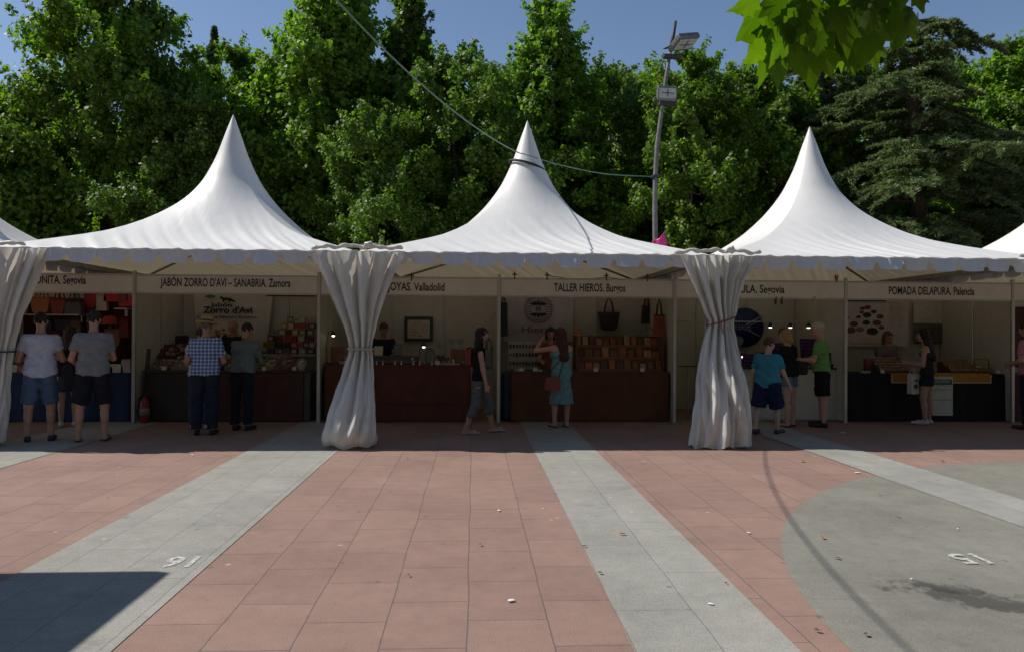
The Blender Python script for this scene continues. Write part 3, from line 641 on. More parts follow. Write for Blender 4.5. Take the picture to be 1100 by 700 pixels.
for px, py, w, h, col, hd, sh, lb in [
    (45, 328, .36, .30, (.42, .16, .05), .22, 'tote', 'tan orange handbag on the pale shelf'), (64, 329.5, .27, .27, (.28, .045, .03), .2, 'tote', 'dark red handbag on the pale shelf beside the tan one'),
    (80, 331, .30, .22, (.10, .10, .12), .26, 'trap', 'charcoal handbag at the right end of the pale shelf'), (27, 329, .24, .28, (.15, .07, .04), .2, 'tote', 'brown handbag at the left end of the pale shelf')]:
    bag(px, py, 13.88, w, h, col, lb, hd, .14, sh)
for px, py, w, h, col, hd, sh, lb in [
    (98, 322, .24, .3, (.40, .04, .04), .15, 'tote', 'bright red bag hanging top right of the pale shelf'), (110, 325, .2, .3, (.55, .50, .45), .1, 'trap', 'pale grey bag with dark straps hanging beside the red one'),
    (121, 318, .3, .2, (.55, .03, .03), .1, 'trap', 'flat scarlet bag at the top of the handbag stall'), (132, 322, .16, .26, (.30, .06, .07), .12, 'tote', 'wine red bag hanging by the right wall of handbag stall'),
    (100, 350, .22, .3, (.06, .05, .06), .2, 'tote', 'black bag hanging behind the man in grey'), (122, 363, .3, .34, (.28, .12, .06), .2, 'tote', 'brown bag hanging right of the man in grey'),
    (134, 352, .18, .36, (.20, .02, .02), .15, 'trap', 'deep red bag hanging low at the right wall'), (68, 350, .3, .26, (.05, .05, .07), .15, 'tote', 'black bag hanging under the pale shelf between the men'),
    (82, 352, .2, .3, (.18, .12, .08), .15, 'trap', 'brown fringed bag hanging under the shelf'), (50, 352, .24, .24, (.04, .05, .09), .14, 'tote', 'navy bag hanging under the shelf behind the man in white'),
    (60, 362, .24, .24, (.16, .03, .03), .1, 'tote', 'small maroon bag hanging lowest under the shelf')]:
    bag(px, py, 14.1, w, h, col, lb, hd, .08, sh)
# red hat on a stand
c = X(118, 345, 13.7); e = empty('hat', (c.x, c.y, c.z-.06)); tag(e, 'orange red brimmed hat displayed beside the hanging bags', 'hat')
MB().lathe((0, 0, 0), [(.2, 0), (.21, .012), (.12, .03), (.115, .11), (.09, .15), (.02, .16)], 20).build('crown', cmat((.40, .06, .03), .8), e)
MB().tube([(0, 0, 0), (0, 0, -.75)], .015).build('stand', M_post, e)
c = X(139, 324, 13.0); o = MB().prism([(-.13, -.08), (.09, -.08), (.09, .14)], -.02, .02).build('pennant', cmat((.60, .03, .03), .7), loc=c); tag(o, 'small red triangular pennant by the right wall of the handbag stall', 'pennant')
r = things_rand(5)
for px, w, h, col, lb in [(14, .2, .12, (.5, .46, .38), 'cream woven pouch on the blue counter at far left'), (24, .14, .1, (.35, .12, .08), 'small brown purse on the blue counter left'), (86, .2, .12, (.30, .26, .20), 'beige purse on the blue counter between the men'),
                          (125, .26, .14, (.62, .58, .50), 'lacy white pouch on the blue counter at right'), (136, .16, .22, (.5, .48, .44), 'upright white card on the blue counter at right'), (118, .12, .1, (.5, .1, .08), 'red purse on the blue counter at right')]:
    c = X(px, 403, 12.75); bag(px, 403, 12.75, w, h, col, lb, 0, .08, 'trap', name='purse', grp='purses on the blue counter').location.z = .817

# ---- stall 1: soap
e = empty('counter', (-5.05, 12.85, 0)); tag(e, 'left dark wooden counter of the soap stall behind the fire extinguisher', 'counter')
MB().box((0, 0, .42), (.86, .5, .82), bev=.01).build('body', cmat((.028, .022, .02), .6), e); MB().box((0, 0, .845), (.9, .56, .03), bev=.006).build('top', M_dkw, e)
e = empty('counter', (-3.72, 12.85, 0)); tag(e, 'long maroon wooden counter of the soap stall', 'counter')
mb = MB().box((0, 0, .42), (1.72, .5, .82), bev=.01)
mb.build('body', mat('maroon_panel', (.085, .024, .02), .5, var=.2), e)
for xx in (-.58, 0, .58): MB().box((xx, -.253, .42), (.5, .012, .7), bev=.004).build('front_panel', mat('maroon_panel_dark', (.065, .02, .018), .5, var=.25), e)
MB().box((.925, 0, .42), (.1, .54, .82), bev=.01).build('end_panel', cmat((.05, .055, .055), .5), e); MB().box((0, 0, .846), (1.86, .56, .03), bev=.006).build('top', M_dkw, e)
# fire extinguisher
c = gp(162, 452); e = empty('fire_extinguisher', (c.x, 12.48, 0)); tag(e, 'red fire extinguisher standing before the left soap counter', 'extinguisher')
MB().lathe((0, 0, 0), [(.065, 0), (.075, .015), (.075, .33), (.06, .38), (.02, .41), (.02, .44)], 18).build('cylinder', mat('extinguisher_red', (.22, .015, .012), .35), e)
MB().lathe((0, 0, 0), [(.0765, .13), (.0765, .25)], 18).build('label_band', cmat((.26, .20, .17), .6), e)
MB().box((.02, 0, .46), (.1, .03, .02)).box((.03, 0, .49), (.1, .02, .015), rx=.0).build('valve_handle', cmat((.03, .03, .03), .5), e)
MB().tube([(-.02, 0, .44), (-.09, 0, .42), (-.1, -.02, .2), (-.09, -.03, .08)], .012).build('hose', cmat((.02, .02, .02), .6), e)
# banner
M_ban = mat('banner_cloth', (.60, .57, .52), .85, var=.06)
def banner(px0, px1, py0, py1, Y, m, label, sag=.0, name='banner', bow=.03, skew=0):
    a, b = X(px0, py0, Y), X(px1, py1, Y); cx = (a.x+b.x)/2; w = b.x-a.x; h = a.z-b.z
    e = empty(name, (cx, Y, b.z)); tag(e, label, 'banner')
    o = MB().grid(lambda u, v: (-w/2+w*u-skew*v*(u-.5)*2, -bow*.5*(1-cos(u*pi*4))*(.3+v*.7)-bow*.4*sin(v*5+u*6)*v, h-h*v-sag*sin(u*pi)), 60, 24).build('cloth', m, e); o.modifiers.new('s', 'SOLIDIFY').thickness = .004
    return e, w, h
YB = 14.36
e, w, h = banner(207, 293, 315, 378, YB, M_ban, 'white soap banner lettered Jabón Zorro d\'Avi on the back wall', skew=.12)
cx = e.location.x; cz = e.location.z
def btext(s, px0, px1, pyb, cap, m, e, Y=YB-.05, bold=.02, nm='lettering'):
    a, b = X(px0, pyb, Y), X(px1, pyb, Y)
    return text_obj(nm, s, b.x-a.x, cap, m, e, loc=((a.x+b.x)/2-e.location.x, Y-e.location.y, a.z-e.location.z), bold=bold)
btext('Jabón', 226, 249, 329.5, .085, M_let, e); btext("Zorro d'Avi", 218, 271, 336, .12, M_let, e, bold=.035); btext('Cosmética Natural y Ecológica', 211, 276, 341.5, .05, M_let, e)
a = X(244, 322, YB-.05)-e.location        # little fox
fx = [(-.13, .05), (-.10, .075), (-.09, .045), (-.05, .035), (.03, .035), (.09, .015), (.17, -.035), (.12, -.04), (.07, -.02), (.05, -.045), (.03, -.045), (.02, -.01), (-.05, -.01), (-.06, -.045), (-.08, -.045), (-.085, 0), (-.14, .03)]
MB().prism([(a.x+x, a.z+z) for x, z in fx], a.y, a.y+.003).build('fox_emblem', M_let, e)
a = X(226, 318.5, YB-.05)-e.location
MB().prism([(a.x+.08*cos(t)*(1+.3*cos(2*t)), a.z+.035*sin(t)) for t in [i*pi/8 for i in range(16)]], a.y, a.y+.003).build('leaf_emblem', cmat((.10, .20, .03), .7), e)
# dark strip of lettering at top right
a, b = X(286, 317.5, YB), X(340, 317.5, YB); e = empty('sign_strip', ((a.x+b.x)/2, YB, a.z)); tag(e, 'narrow dark strip sign above the stacked soap boxes', 'sign')
MB().box((0, 0, 0), (b.x-a.x, .01, .035)).build('strip', cmat((.05, .05, .05), .7), e)
# soap box pile
YS = 14.15; a, b = X(276, 380, YS), X(343, 380, YS); zsh = a.z
o = MB().box(((a.x+b.x)/2, YS, zsh-.015), (b.x-a.x-.06, .36, .03), bev=.004).build('shelf', M_wall); tag(o, 'white shelf under the stacked colourful soap boxes', 'shelf')
for xx in (a.x+.1, b.x-.12): MB().box((xx, YS+.1, zsh/2), (.04, .04, zsh-.03)).build('leg', M_post, o)
r = things_rand(12)
rows = [[(292, 'violet', (.14, .07, .16)), (302, 'plum', (.10, .05, .10)), (309, 'grey violet', (.20, .16, .22)), (317, 'lilac', (.20, .14, .20)), (326, 'pale grey', (.38, .34, .34)), (335, 'dark plum', (.08, .05, .08))],
        [(287, 'mustard', (.30, .22, .06)), (293, 'olive yellow', (.26, .22, .08)), (301, 'dark purple', (.08, .04, .10)), (309, 'aubergine', (.12, .05, .10)), (317, 'crimson', (.34, .05, .07)), (323, 'rose', (.40, .14, .16)), (330, 'blackcurrant', (.08, .04, .08)), (336, 'dusty pink', (.34, .2, .2))],
        [(292, 'wine', (.14, .03, .05)), (300, 'maroon', (.18, .05, .05)), (309, 'orange red', (.45, .08, .05)), (316, 'red', (.42, .05, .05)), (325, 'beige', (.40, .34, .26)), (334, 'brown red', (.16, .05, .05))],
        [(297, 'grey beige', (.32, .28, .24)), (304, 'sand', (.36, .27, .18)), (311, 'brown', (.15, .08, .05)), (318, 'pale pink', (.42, .27, .25)), (326, 'moss green', (.14, .19, .07)), (334, 'green', (.12, .20, .07))],
        [(306, 'ochre', (.36, .24, .05)), (313, 'cream yellow', (.52, .43, .2)), (322, 'coral', (.42, .12, .1)), (329, 'pink red', (.40, .08, .12)), (336, 'charcoal red', (.14, .05, .05))],
        [(313, 'olive', (.16, .16, .06)), (320, 'white', (.52, .52, .46)), (325, 'greenish white', (.44, .48, .38))]]
ords = ['bottom row', 'second row from the bottom', 'third row from the bottom', 'fourth row from the bottom', 'fifth row from the bottom', 'top row']
bh = .118
for ri, row in enumerate(rows):
    for px, cn, col in row:
        c = X(px, 350, YS); crate((c.x, YS-.02+r.uniform(-.01, .01), zsh+.001+ri*bh), .118, .12, bh-.003, col, f'{cn} soap box in the {ords[ri]} of the pile', 'soap_box', 'box', 'soap boxes stacked on the white shelf', lidcol=tuple(min(.8, q*.5+.32) for q in col) if r.random() < .6 else tuple(q*.5 for q in col), rz=r.uniform(-.03, .03))
# goods on the soap counters
c = X(150, 399, 12.8); e = crate((c.x, 12.85, .862), .26, .04, .36, (.10, .075, .05), 'dark brown board leaning upright at the left end of soap counter', 'price_board', 'board', tilt=-.2)
for i, (px, w_, lb) in enumerate([(172, .3, 'left'), (196, .34, 'second from left'), (228, .3, 'third from left'), (252, .3, 'middle'), (280, .3, 'third from right'), (300, .28, 'second from right')]):
    c = X(px, 395, 12.75); display_tray((c.x, 12.86, .862), w_, .36, .14+.05*(i % 2), 3, 6, f'stepped tray of soap bars, {lb} on the soap counters', (.16, .12, .08), [(.34, .28, .18), (.22, .14, .08), (.40, .36, .28), (.20, .20, .12), (.30, .12, .08)], 40+i)
c = X(184, 383, 13.5); display_tray((c.x, 13.5, 1.02), .5, .4, .2, 3, 5, 'dark red case of soaps behind the left soap counter', (.10, .025, .02), [(.16, .05, .03), (.34, .28, .2), (.1, .08, .06)], 50, 'soap_case')
o = MB().box((c.x, 13.5, .5), (.5, .4, 1.03), bev=.01).build('cabinet', cmat((.05, .035, .03), .5)); tag(o, 'dark cabinet behind the left soap counter', 'cabinet')
c = X(195, 375, 14.2); e = crate((c.x, 14.15, c.z-.2), .26, .12, .46, (.035, .03, .028), 'black upright frame against the back wall of the soap stall', 'frame', 'frame')
o = MB().box((c.x, 14.2, (c.z-.2)/2), (.24, .2, c.z-.21)).build('pedestal', cmat((.3, .28, .24), .6)); tag(o, 'pale pedestal under the black frame in the soap stall', 'pedestal')
for i, (px, col, rr, lb) in enumerate([(291, (.3, .24, .16), .1, 'round wicker basket at the middle of the long soap counter'), (308, (.2, .1, .06), .13, 'large brown wicker basket at the right of the soap counter'), (324, (.42, .38, .34), .08, 'small pale basket at the right end of the soap counter')]):
    c = X(px, 398, 12.7); e = empty('basket', (c.x, 12.7, .862)); tag(e, lb, 'basket', 'baskets on the soap counter')
    MB().lathe((0, 0, 0), [(rr*.75, 0), (rr, .1), (rr*1.03, .12), (rr*.9, .11), (rr*.7, .03)], 20).build('body', cmat(col, .9, bump=.6, bscale=60), e)
    MB().tube([(rr*cos(t), 0, .1+rr*1.3*sin(t)) for t in [pi*j/12 for j in range(13)]], .008).build('handle', cmat(col, .9), e)
    mb = MB()
    for j in range(9): mb.lathe((rr*.55*cos(j*2.4)*(j/9)**.5, rr*.55*sin(j*2.4)*(j/9)**.5, .07+.03*(j % 3)), [(.01, 0), (.03, .02), (.03, .035), (.008, .05)], 8)
    mb.build('soaps', cmat(((.35, .3, .2), (.3, .2, .14), (.5, .46, .4))[i], .5), e)
# coloured flowers/bundle beside the vendor
r = things_rand(3); c = X(234, 368, 13.4); mb = MB()
for i in range(60):
    q = Vector((r.gauss(0, .1), r.gauss(0, .06), r.uniform(0, .34))); mb.lathe(q, [(.002, 0), (.03, .01), (.034, .03), (.005, .045)], 6, mi=r.randrange(3))
e = empty('flower_bunch', (c.x, 13.4, c.z-.12)); tag(e, 'bunch of red and white flowers between the hat wearer and vendor', 'flowers')
e_b = mb.build('blooms', [cmat((.42, .07, .04), .8), cmat((.6, .52, .42), .8), cmat((.36, .2, .08), .8)], e); MB().lathe((0, 0, 0), [(.07, -.25), (.1, 0)], 14).build('vase', cmat((.2, .16, .12), .5), e); e_b['kind'] = 'stuff'
e2 = MB().box((c.x, 13.4, (c.z-.37)/2), (.3, .3, c.z-.37)).build('pedestal', cmat((.2, .16, .12), .6)); tag(e2, 'brown pedestal under the flower bunch in the soap stall', 'pedestal')

# ---- stall 2: jewellery
a = X(505, 393, 12.55)
cloth_table('counter', -2.5, a.x, 12.56, 13.3, .955, mat('rust_cloth', (.105, .034, .024), .9, bump=.25, var=.15, scale=3), 'jewellery counter under a rust red cloth', seam=.62)
# framed picture
a, b = X(434.5, 340, 14.42), X(465, 366.5, 14.42); w, h = b.x-a.x, a.z-b.z; e = empty('framed_picture', ((a.x+b.x)/2, 14.405, b.z)); tag(e, 'dark green framed picture with a ring of coloured dots on the back wall', 'picture')
fm = cmat((.03, .045, .03), .5); t_ = .06
MB().box((0, 0, t_/2), (w, .04, t_), bev=.006).box((0, 0, h-t_/2), (w, .04, t_), bev=.006).box((-w/2+t_/2, 0, h/2), (t_, .038, h-2*t_), bev=.006).box((w/2-t_/2, 0, h/2), (t_, .038, h-2*t_), bev=.006).build('frame', fm, e)
cv = MB().box((0, .006, h/2), (w-2*t_+.01, .01, h-2*t_+.01)).build('canvas', cmat((.58, .52, .46), .8), e)
r = things_rand(8); mb = MB()
for ring, nn in ((.155, 22), (.09, 12)):
    for i in range(nn):
        a_ = 2*pi*i/nn+r.uniform(-.1, .1); q = (ring*cos(a_), -.0015, h/2+ring*sin(a_)*.85); s_ = r.uniform(.009, .016)
        mb.prism([(q[0]+s_*cos(t), q[2]+s_*sin(t)) for t in [k*pi/3 for k in range(6)]], q[1]-.002, q[1]+.002, r.randrange(5))
mb.build('dots', [cmat(q, .7) for q in ((.35, .05, .05), (.10, .22, .10), (.45, .25, .06), (.12, .05, .04), (.30, .10, .22))], cv)
TZ = .972
a, b = X(394, 385, 12.75), X(449, 385, 12.75)
e = empty('display_case', ((a.x+b.x)/2, 12.8, TZ)); tag(e, 'low dark display case along the jewellery counter', 'display'); MB().box((0, 0, .07), (b.x-a.x, .22, .14), bev=.01).build('case', cmat((.05, .04, .045), .6), e)
MB().box((0, -.12, .05), (b.x-a.x-.04, .004, .07)).build('front_cloth', cmat((.10, .07, .07), .8), e)
r = things_rand(9)
RINGL = ['far left', 'left', 'left of centre', 'centre', 'right of centre', 'right']
for i in range(12):
    px = 398+i*6.6; c = X(px, 392, 12.62); e = empty('ring_stand', (c.x, 12.62, TZ)); tag(e, 'tiny stand with a ring at the front edge of jewellery counter', 'stand', 'ring stands in a row on the jewellery counter')
    MB().lathe((0, 0, 0), [(.022, 0), (.02, .008), (.008, .02), (.006, .05), (.012, .06), (.003, .07)], 8).build('cone', cmat(((.6, .56, .5) if i % 3 else (.06, .05, .05)), .6), e)
def card(px, pyb, Y, w, h, colf, colc, label, name='card_stand', z=TZ, tilt=-.12):
    c = X(px, pyb, Y); e = empty(name, (c.x, Y, z)); e.rotation_euler = (tilt, 0, 0); tag(e, label, 'card stand')
    MB().box((0, 0, h/2), (w, .014, h), bev=.004).build('frame', cmat(colf, .5), e); MB().box((0, -.0085, h/2), (w*.84, .003, h*.86)).build('card', cmat(colc, .6), e); 
    MB().box((0, .05, h*.3), (w*.3, .008, h*.6), rx=.3).build('prop', cmat(colf, .5), e)
    return e
card(406.5, 390, 12.8, .15, .17, (.42, .40, .26), (.46, .44, .28), 'cream card stand on the jewellery case near the vendor', z=TZ+.14)
card(427, 390, 12.8, .14, .2, (.06, .055, .06), (.13, .13, .15), 'dark framed card on the jewellery display case', z=TZ+.14)
card(445, 390, 13.0, .11, .2, (.34, .26, .16), (.3, .22, .13), 'small tan easel at the right end of the jewellery case')
# oval mirror stand, hearts, wooden chests, wire flowers
c = X(462, 392, 12.7); e = empty('mirror_stand', (c.x, 12.7, TZ)); tag(e, 'oval dark mirror on a stand on the jewellery counter', 'mirror')
MB().tube([(.085*cos(t), 0, .14+.125*sin(t)) for t in [2*pi*i/28 for i in range(29)]], .012, 6, caps=False).build('frame', cmat((.08, .07, .06), .4, metal=.3), e)
MB().prism([(.08*cos(t), .14+.12*sin(t)) for t in [2*pi*i/28 for i in range(28)]], -.004, .004).build('glass', cmat((.06, .08, .07), .15), e); MB().box((0, .03, .01), (.14, .1, .02), bev=.004).build('base', cmat((.08, .07, .06), .5), e)
def heart(s): return [(s*.0625*(16*sin(t)**3)*.8, s*(.05*(13*cos(t)-5*cos(2*t)-2*cos(3*t)-cos(4*t)))+s*.9) for t in [2*pi*i/30 for i in range(30)]]
for px, s, lb in ((473.5, .095, 'larger dark brown heart shaped bust on the jewellery counter'), (479.5, .07, 'smaller dark brown heart shaped bust on the jewellery counter')):
    c = X(px, 392, 12.72+s); e = MB().prism(heart(s), -.02, .02).build('heart_bust', cmat((.09, .035, .02), .5), loc=(c.x, 12.72+s, TZ+.02)); tag(e, lb, 'display')
    MB().box((0, 0, -.008), (s*.9, .08, .022), bev=.003).build('base', cmat((.09, .035, .02), .5), e)
for px, w_, h_, lb in ((486.5, .08, .27, 'narrow upright wooden chest on the jewellery counter'), (494.5, .17, .26, 'wide wooden chest on the jewellery counter near the walking woman'), (362, .22, .3, 'wooden jewellery cabinet at the left end of the rust counter')):
    c = X(px, 392, 12.8); e = crate((c.x, 12.85, TZ), w_, .14, h_, (.20, .085, .035), lb, 'wooden_chest', 'chest')
    for j in range(3): d = MB().box((0, -.072, h_*(.2+.3*j)), (w_*.86, .008, h_*.24), bev=.002).build('drawer', cmat((.16, .065, .028), .5), e); MB().lathe((0, -.08, h_*(.2+.3*j)), [(.006, 0), (.006, .01)], 6, axis='Y').build('knob', M_post, d)
def wire_flower(px, pyt, lb, n=7, z0=TZ+.26):
    c = X(px, pyt, 12.85); e = empty('jewellery_tree', (c.x, 12.85, z0)); tag(e, lb, 'jewellery stand', 'wire stands on the jewellery counter'); h = c.z-z0
    MB().tube([(0, 0, 0), (0, 0, h)], .006, 6).build('stem', M_galv, e)
    mb = MB(); r = things_rand(px)
    for i in range(n):
        a_ = 2*pi*i/n; q = Vector((.055*cos(a_), .03*sin(a_*2), h+.05*sin(a_))); mb.tube([(0, 0, h), q], .005, 5); mb.lathe(q, [(.003, -.012), (.018, 0), (.003, .012)], 7)
    mb.build('branches', cmat((.20, .20, .18), .5, metal=.3), e); MB().lathe((0, 0, 0), [(.04, 0), (.04, .012), (.01, .02)], 12).build('foot', M_galv, e)
wire_flower(485, 366, 'wire flower stand on the narrow wooden chest'); wire_flower(494.5, 366, 'wire flower stand on the wide wooden chest', 8); wire_flower(470.5, 370, 'wire tree stand with flat branches beside the lit lamp', 6, TZ)
M_bulb = emit('warm_bulb', (1, .85, .6), 4.0); M_bulbw = emit('white_bulb', (1, .93, .85), 2.5)
def desk_lamp(px, py, Y, z0, lb, lean=.1, strength=1):
    c = X(px, py, Y); h = c.z-z0+.05; e = empty('desk_lamp', (c.x-lean, Y+.05, z0)); tag(e, lb, 'lamp', 'small lit lamps on the jewellery counter')
    MB().lathe((0, 0, 0), [(.06, 0), (.06, .012), (.01, .02)], 14).build('base', cmat((.03, .03, .03), .4), e)
    MB().tube([(0, 0, .01), (-.02, 0, h*.6), (.02, 0, h*1.02), (lean*.8, 0, h+.03)], .007, 6).build('arm', cmat((.03, .03, .03), .4), e)
    s = MB().lathe((lean, 0, h-.05), [(.045, 0), (.04, .03), (.018, .07), (.012, .08)], 14).build('lamp_shade', cmat((.03, .03, .03), .4), e)
    MB().lathe((lean, 0, h-.062), [(.01, -.012), (.026, 0), (.026, .01), (.01, .02)], 12).build('bulb', M_bulb, s)
desk_lamp(357.5, 360, 12.8, TZ, 'black desk lamp lit at the left end of the rust counter'); desk_lamp(455, 372, 12.85, TZ, 'small lamp shining beside the picture frame on the jewellery counter', .06)
for i, (px, col) in enumerate([(368, (.3, .26, .2)), (376, (.1, .08, .07))]):
    c = X(px, 392, 12.7); crate((c.x, 12.7, TZ), .1, .08, .05, col, ('pale' if i == 0 else 'dark')+' jewellery box behind the low tied curtain', 'jewellery_box', 'box', 'jewellery boxes on the rust counter')
c = X(483, 391, 12.66); e = crate((c.x, 12.68, TZ), .36, .1, .02, (.40, .35, .28), 'flat cream tray at the front of the jewellery counter', 'tray', 'tray')

# ---- stall 3: leather
a, b = X(549, 401, 12.6), X(719, 401, 12.6)
cloth_table('counter', a.x, b.x, 12.6, 13.3, .845, mat('brown_orange_cloth', (.115, .044, .022), .9, bump=.25, var=.15, scale=3), 'leather stall counter under a brown orange cloth')
e, w, h = banner(541, 616, 315.5, 368, YB, mat('hieros_banner', (.56, .50, .52), .85, var=.07), 'large white banner lettered Hieros with a round dark emblem', bow=.05)
M_nav = cmat((.025, .028, .04), .7); M_gry = cmat((.16, .14, .15), .7)
btext('Hieros', 560.5, 598, 357, .13, M_gry, e, YB-.075, .01)
c = X(578.5, 332, YB-.07)-e.location; mb = MB()
for ring, nn, s_ in ((.255, 36, .016), (.21, 26, .013), (.165, 22, .012), (.285, 44, .008)):
    for i in range(nn):
        a_ = 2*pi*i/nn; q = (c.x+ring*cos(a_), c.z+ring*sin(a_)); mb.prism([(q[0]+s_*cos(t+a_)*1.3, q[1]+s_*sin(t+a_)) for t in [k*pi/2 for k in range(4)]], c.y-.002, c.y+.001)
for sg in (1, -1):
    zc = c.z+sg*.105; mb.prism([(c.x-.17, zc+.02*sg), (c.x-.13, zc-.03*sg), (c.x+.13, zc-.03*sg), (c.x+.17, zc+.02*sg), (c.x+.11, zc+.01*sg), (c.x+.07, zc+.045*sg), (c.x+.04, zc+.02*sg), (c.x, zc+.06*sg), (c.x-.04, zc+.02*sg), (c.x-.07, zc+.045*sg), (c.x-.11, zc+.01*sg)], c.y-.003, c.y)
for xx in (-.03, .03): mb.box((c.x+xx, c.y, c.z), (.018, .003, .1))
mb.box((c.x, c.y-.0005, c.z), (.06, .003, .016)); mb.build('emblem', M_nav, e)
# dark jacket at left, green strip etc.
c = X(539, 345, 13.6); e = bag(541, 343, 13.7, .16, .62, (.03, .03, .035), 'black apron hanging on the left wall of the leather stall', .1, .05, 'trap', name='apron', grp='hanging clothes')
e['category'] = 'apron'
c = X(545.5, 425, 12.8); o = MB().box((c.x, 12.95, .42), (.2, .5, .84), bev=.05).build('plastic_crate', mat('navy_plastic', (.02, .03, .06), .5)); tag(o, 'tall navy blue crate left of the leather counter', 'crate')
# earring board
a, b = X(546, 366, 13.3), X(592, 394, 13.3); e = empty('earring_board', ((a.x+b.x)/2, 13.25, .862)); tag(e, 'white board with rows of small dark leather pieces beneath the banner', 'display board')
hb = a.z-.862; w = b.x-a.x
MB().box((0, .02, hb/2), (w, .012, hb)).build('board', cmat((.45, .42, .38), .8), e)
r = things_rand(15)
for row in range(3):
    mb = MB(); zc = hb*(.82-.3*row)
    for i in range(13 if row != 1 else 11):
        hh = r.uniform(.045, .085); mb.box((-w/2+w*(i+.7)/13.6, .006, zc), (w/13.6*.62, .012, hh), mi=r.randrange(4), bev=.005)
    mb.build('row_of_pieces', [cmat(q, .6) for q in ((.02, .02, .02), (.06, .035, .03), (.22, .07, .04), (.04, .03, .03))], e)
r = things_rand(16)
for i in range(9):
    c = X(550+i*5, 400, 12.7); crate((c.x, 12.7+r.uniform(-.02, .03), .861), .08, .07, r.uniform(.02, .05), ((.04, .03, .03), (.3, .26, .2), (.55, .5, .42), (.05, .06, .06))[i % 4], 'small trinket at the front left of the leather counter', 'trinket', 'trinket', 'trinkets on the leather counter')
# three tier rack of leather goods
a, b = X(617, 352, 13.2), X(705, 352, 13.2); xl, xr = a.x+.0, b.x+.02; zb = .862; zt = X(660, 360.5, 13.2).z
e = empty('leather_rack', ((xl+xr)/2, 12.98, zb)); tag(e, 'three tier wooden rack full of tan leather purses', 'display rack')
H3 = zt-zb; w = xr-xl; r = things_rand(17)
mb = MB()
for xx in (-w/2, w/2): mb.prism([(-.0, 0), (.0, 0)], 0, 0) if False else mb.box((xx, .05, H3/2), (.03, .46, H3))
mb.build('side_board', cmat((.13, .05, .025), .6), e)
for row in range(3):
    z0 = H3*row/3; y0 = -.16+.16*row
    t_ = MB().box((0, y0+.06, z0+H3/6+.005), (w-.034, .02, H3/3-.004), rx=-.35, bev=.004).build('tier_board', cmat((.10, .038, .02), .6), e)
    MB().box((0, y0-.035, z0+.02), (w-.034, .014, .045), bev=.003).build('ledge', cmat((.22, .09, .035), .6), e)
    nn = (11, 10, 12)[row]
    for i in range(nn):
        hh = H3/3*r.uniform(.5, .92); col = r.choice([(.32, .16, .08), (.28, .12, .06), (.22, .07, .04), (.36, .22, .13), (.16, .07, .045), (.30, .10, .05), (.10, .05, .04)])
        q = MB().box((-w/2+w*(i+.5)/nn, y0+.018, z0+.03+hh/2), (w/nn*r.uniform(.7, .99), .03, hh), rx=-.35, bev=.012).build('purse', cmat(col, .5), e)
        if r.random() < .6: MB().box((-w/2+w*(i+.5)/nn, y0+.0, z0+.03+hh*.55), (w/nn*.3, .006, hh*.4), rx=-.35).build('flap', cmat(tuple(k*.55+.03 for k in col), .5), q)
c = X(620.5, 353.5, 13.2); e = crate((c.x, 13.2, zt+.02), .11, .02, .11, (.45, .14, .03), 'small orange card standing on the left end of the leather rack', 'price_card', 'card')
c = X(695, 358, 13.3); e = empty('leather_ring', (c.x, 13.22, zt)); tag(e, 'tan arch of leather belt on the right end of the rack', 'belt')
MB().tube([(.11*cos(t), 0, .02+.15*sin(t)) for t in [pi*i/12 for i in range(13)]], .014, 6).build('band', cmat((.35, .16, .07), .6), e)
bag(654, 345, 14.25, .42, .36, (.022, .018, .022), 'large black tote with red brown handles on the back wall', .30, .1, 'tote', name='tote_bag', grp='leather bags hanging in the leather stall', hcol=(.16, .04, .03))
bag(694.5, 338, 14.2, .2, .36, (.03, .03, .045), 'narrow dark shoulder bag on the back wall of the leather stall', .22, .07, 'trap', name='shoulder_bag', grp='leather bags hanging in the leather stall', hcol=(.14, .03, .03))
bag(708, 349, 12.95, .21, .38, (.26, .055, .028), 'red brown leather bag hanging by the right wall', .28, .07, 'trap', name='shoulder_bag', grp='leather bags hanging in the leather stall', hcol=(.04, .03, .03))

# ---- stall 4
a, b = X(735, 393, 12.75), X(904, 393, 12.75)
e = empty('counter', ((a.x+b.x)/2+.32, 13.0, 0)); tag(e, 'plain white counter with dark top in the stall with the blue disc', 'counter'); w = b.x-a.x-.66
MB().box((0, 0, .46), (w, .5, .9), bev=.006).build('body', M_wall, e); MB().box((0, 0, .925), (w+.04, .56, .03), bev=.006).build('top', cmat((.03, .025, .035), .5), e)
for xx in (-w/4, w/4): MB().box((xx, -.253, .46), (w/2-.03, .008, .82)).build('front_panel', M_wall, e)
a, b = X(724.5, 331, 13.2), X(728, 375, 13.2); o = MB().box((PX[4]+.03, 13.3, (a.z+b.z)/2), (.012, .25, a.z-b.z)).build('green_sign', mat('green_sign', (.07, .16, .03), .6)); tag(o, 'narrow green strip sign on the white side panel left of the disc stall', 'sign')
c = X(739, 393, 12.9); e = empty('side_shelf', (c.x, 12.9, c.z)); tag(e, 'small black shelf behind the pleated curtain', 'shelf'); MB().box((0, 0, 0), (.3, .2, .015), bev=.004).build('board', cmat((.02, .02, .02), .5), e); MB().tube([(.0, 0, 0), (.0, 0, -c.z+.01)], .015).build('leg', M_alu, e)
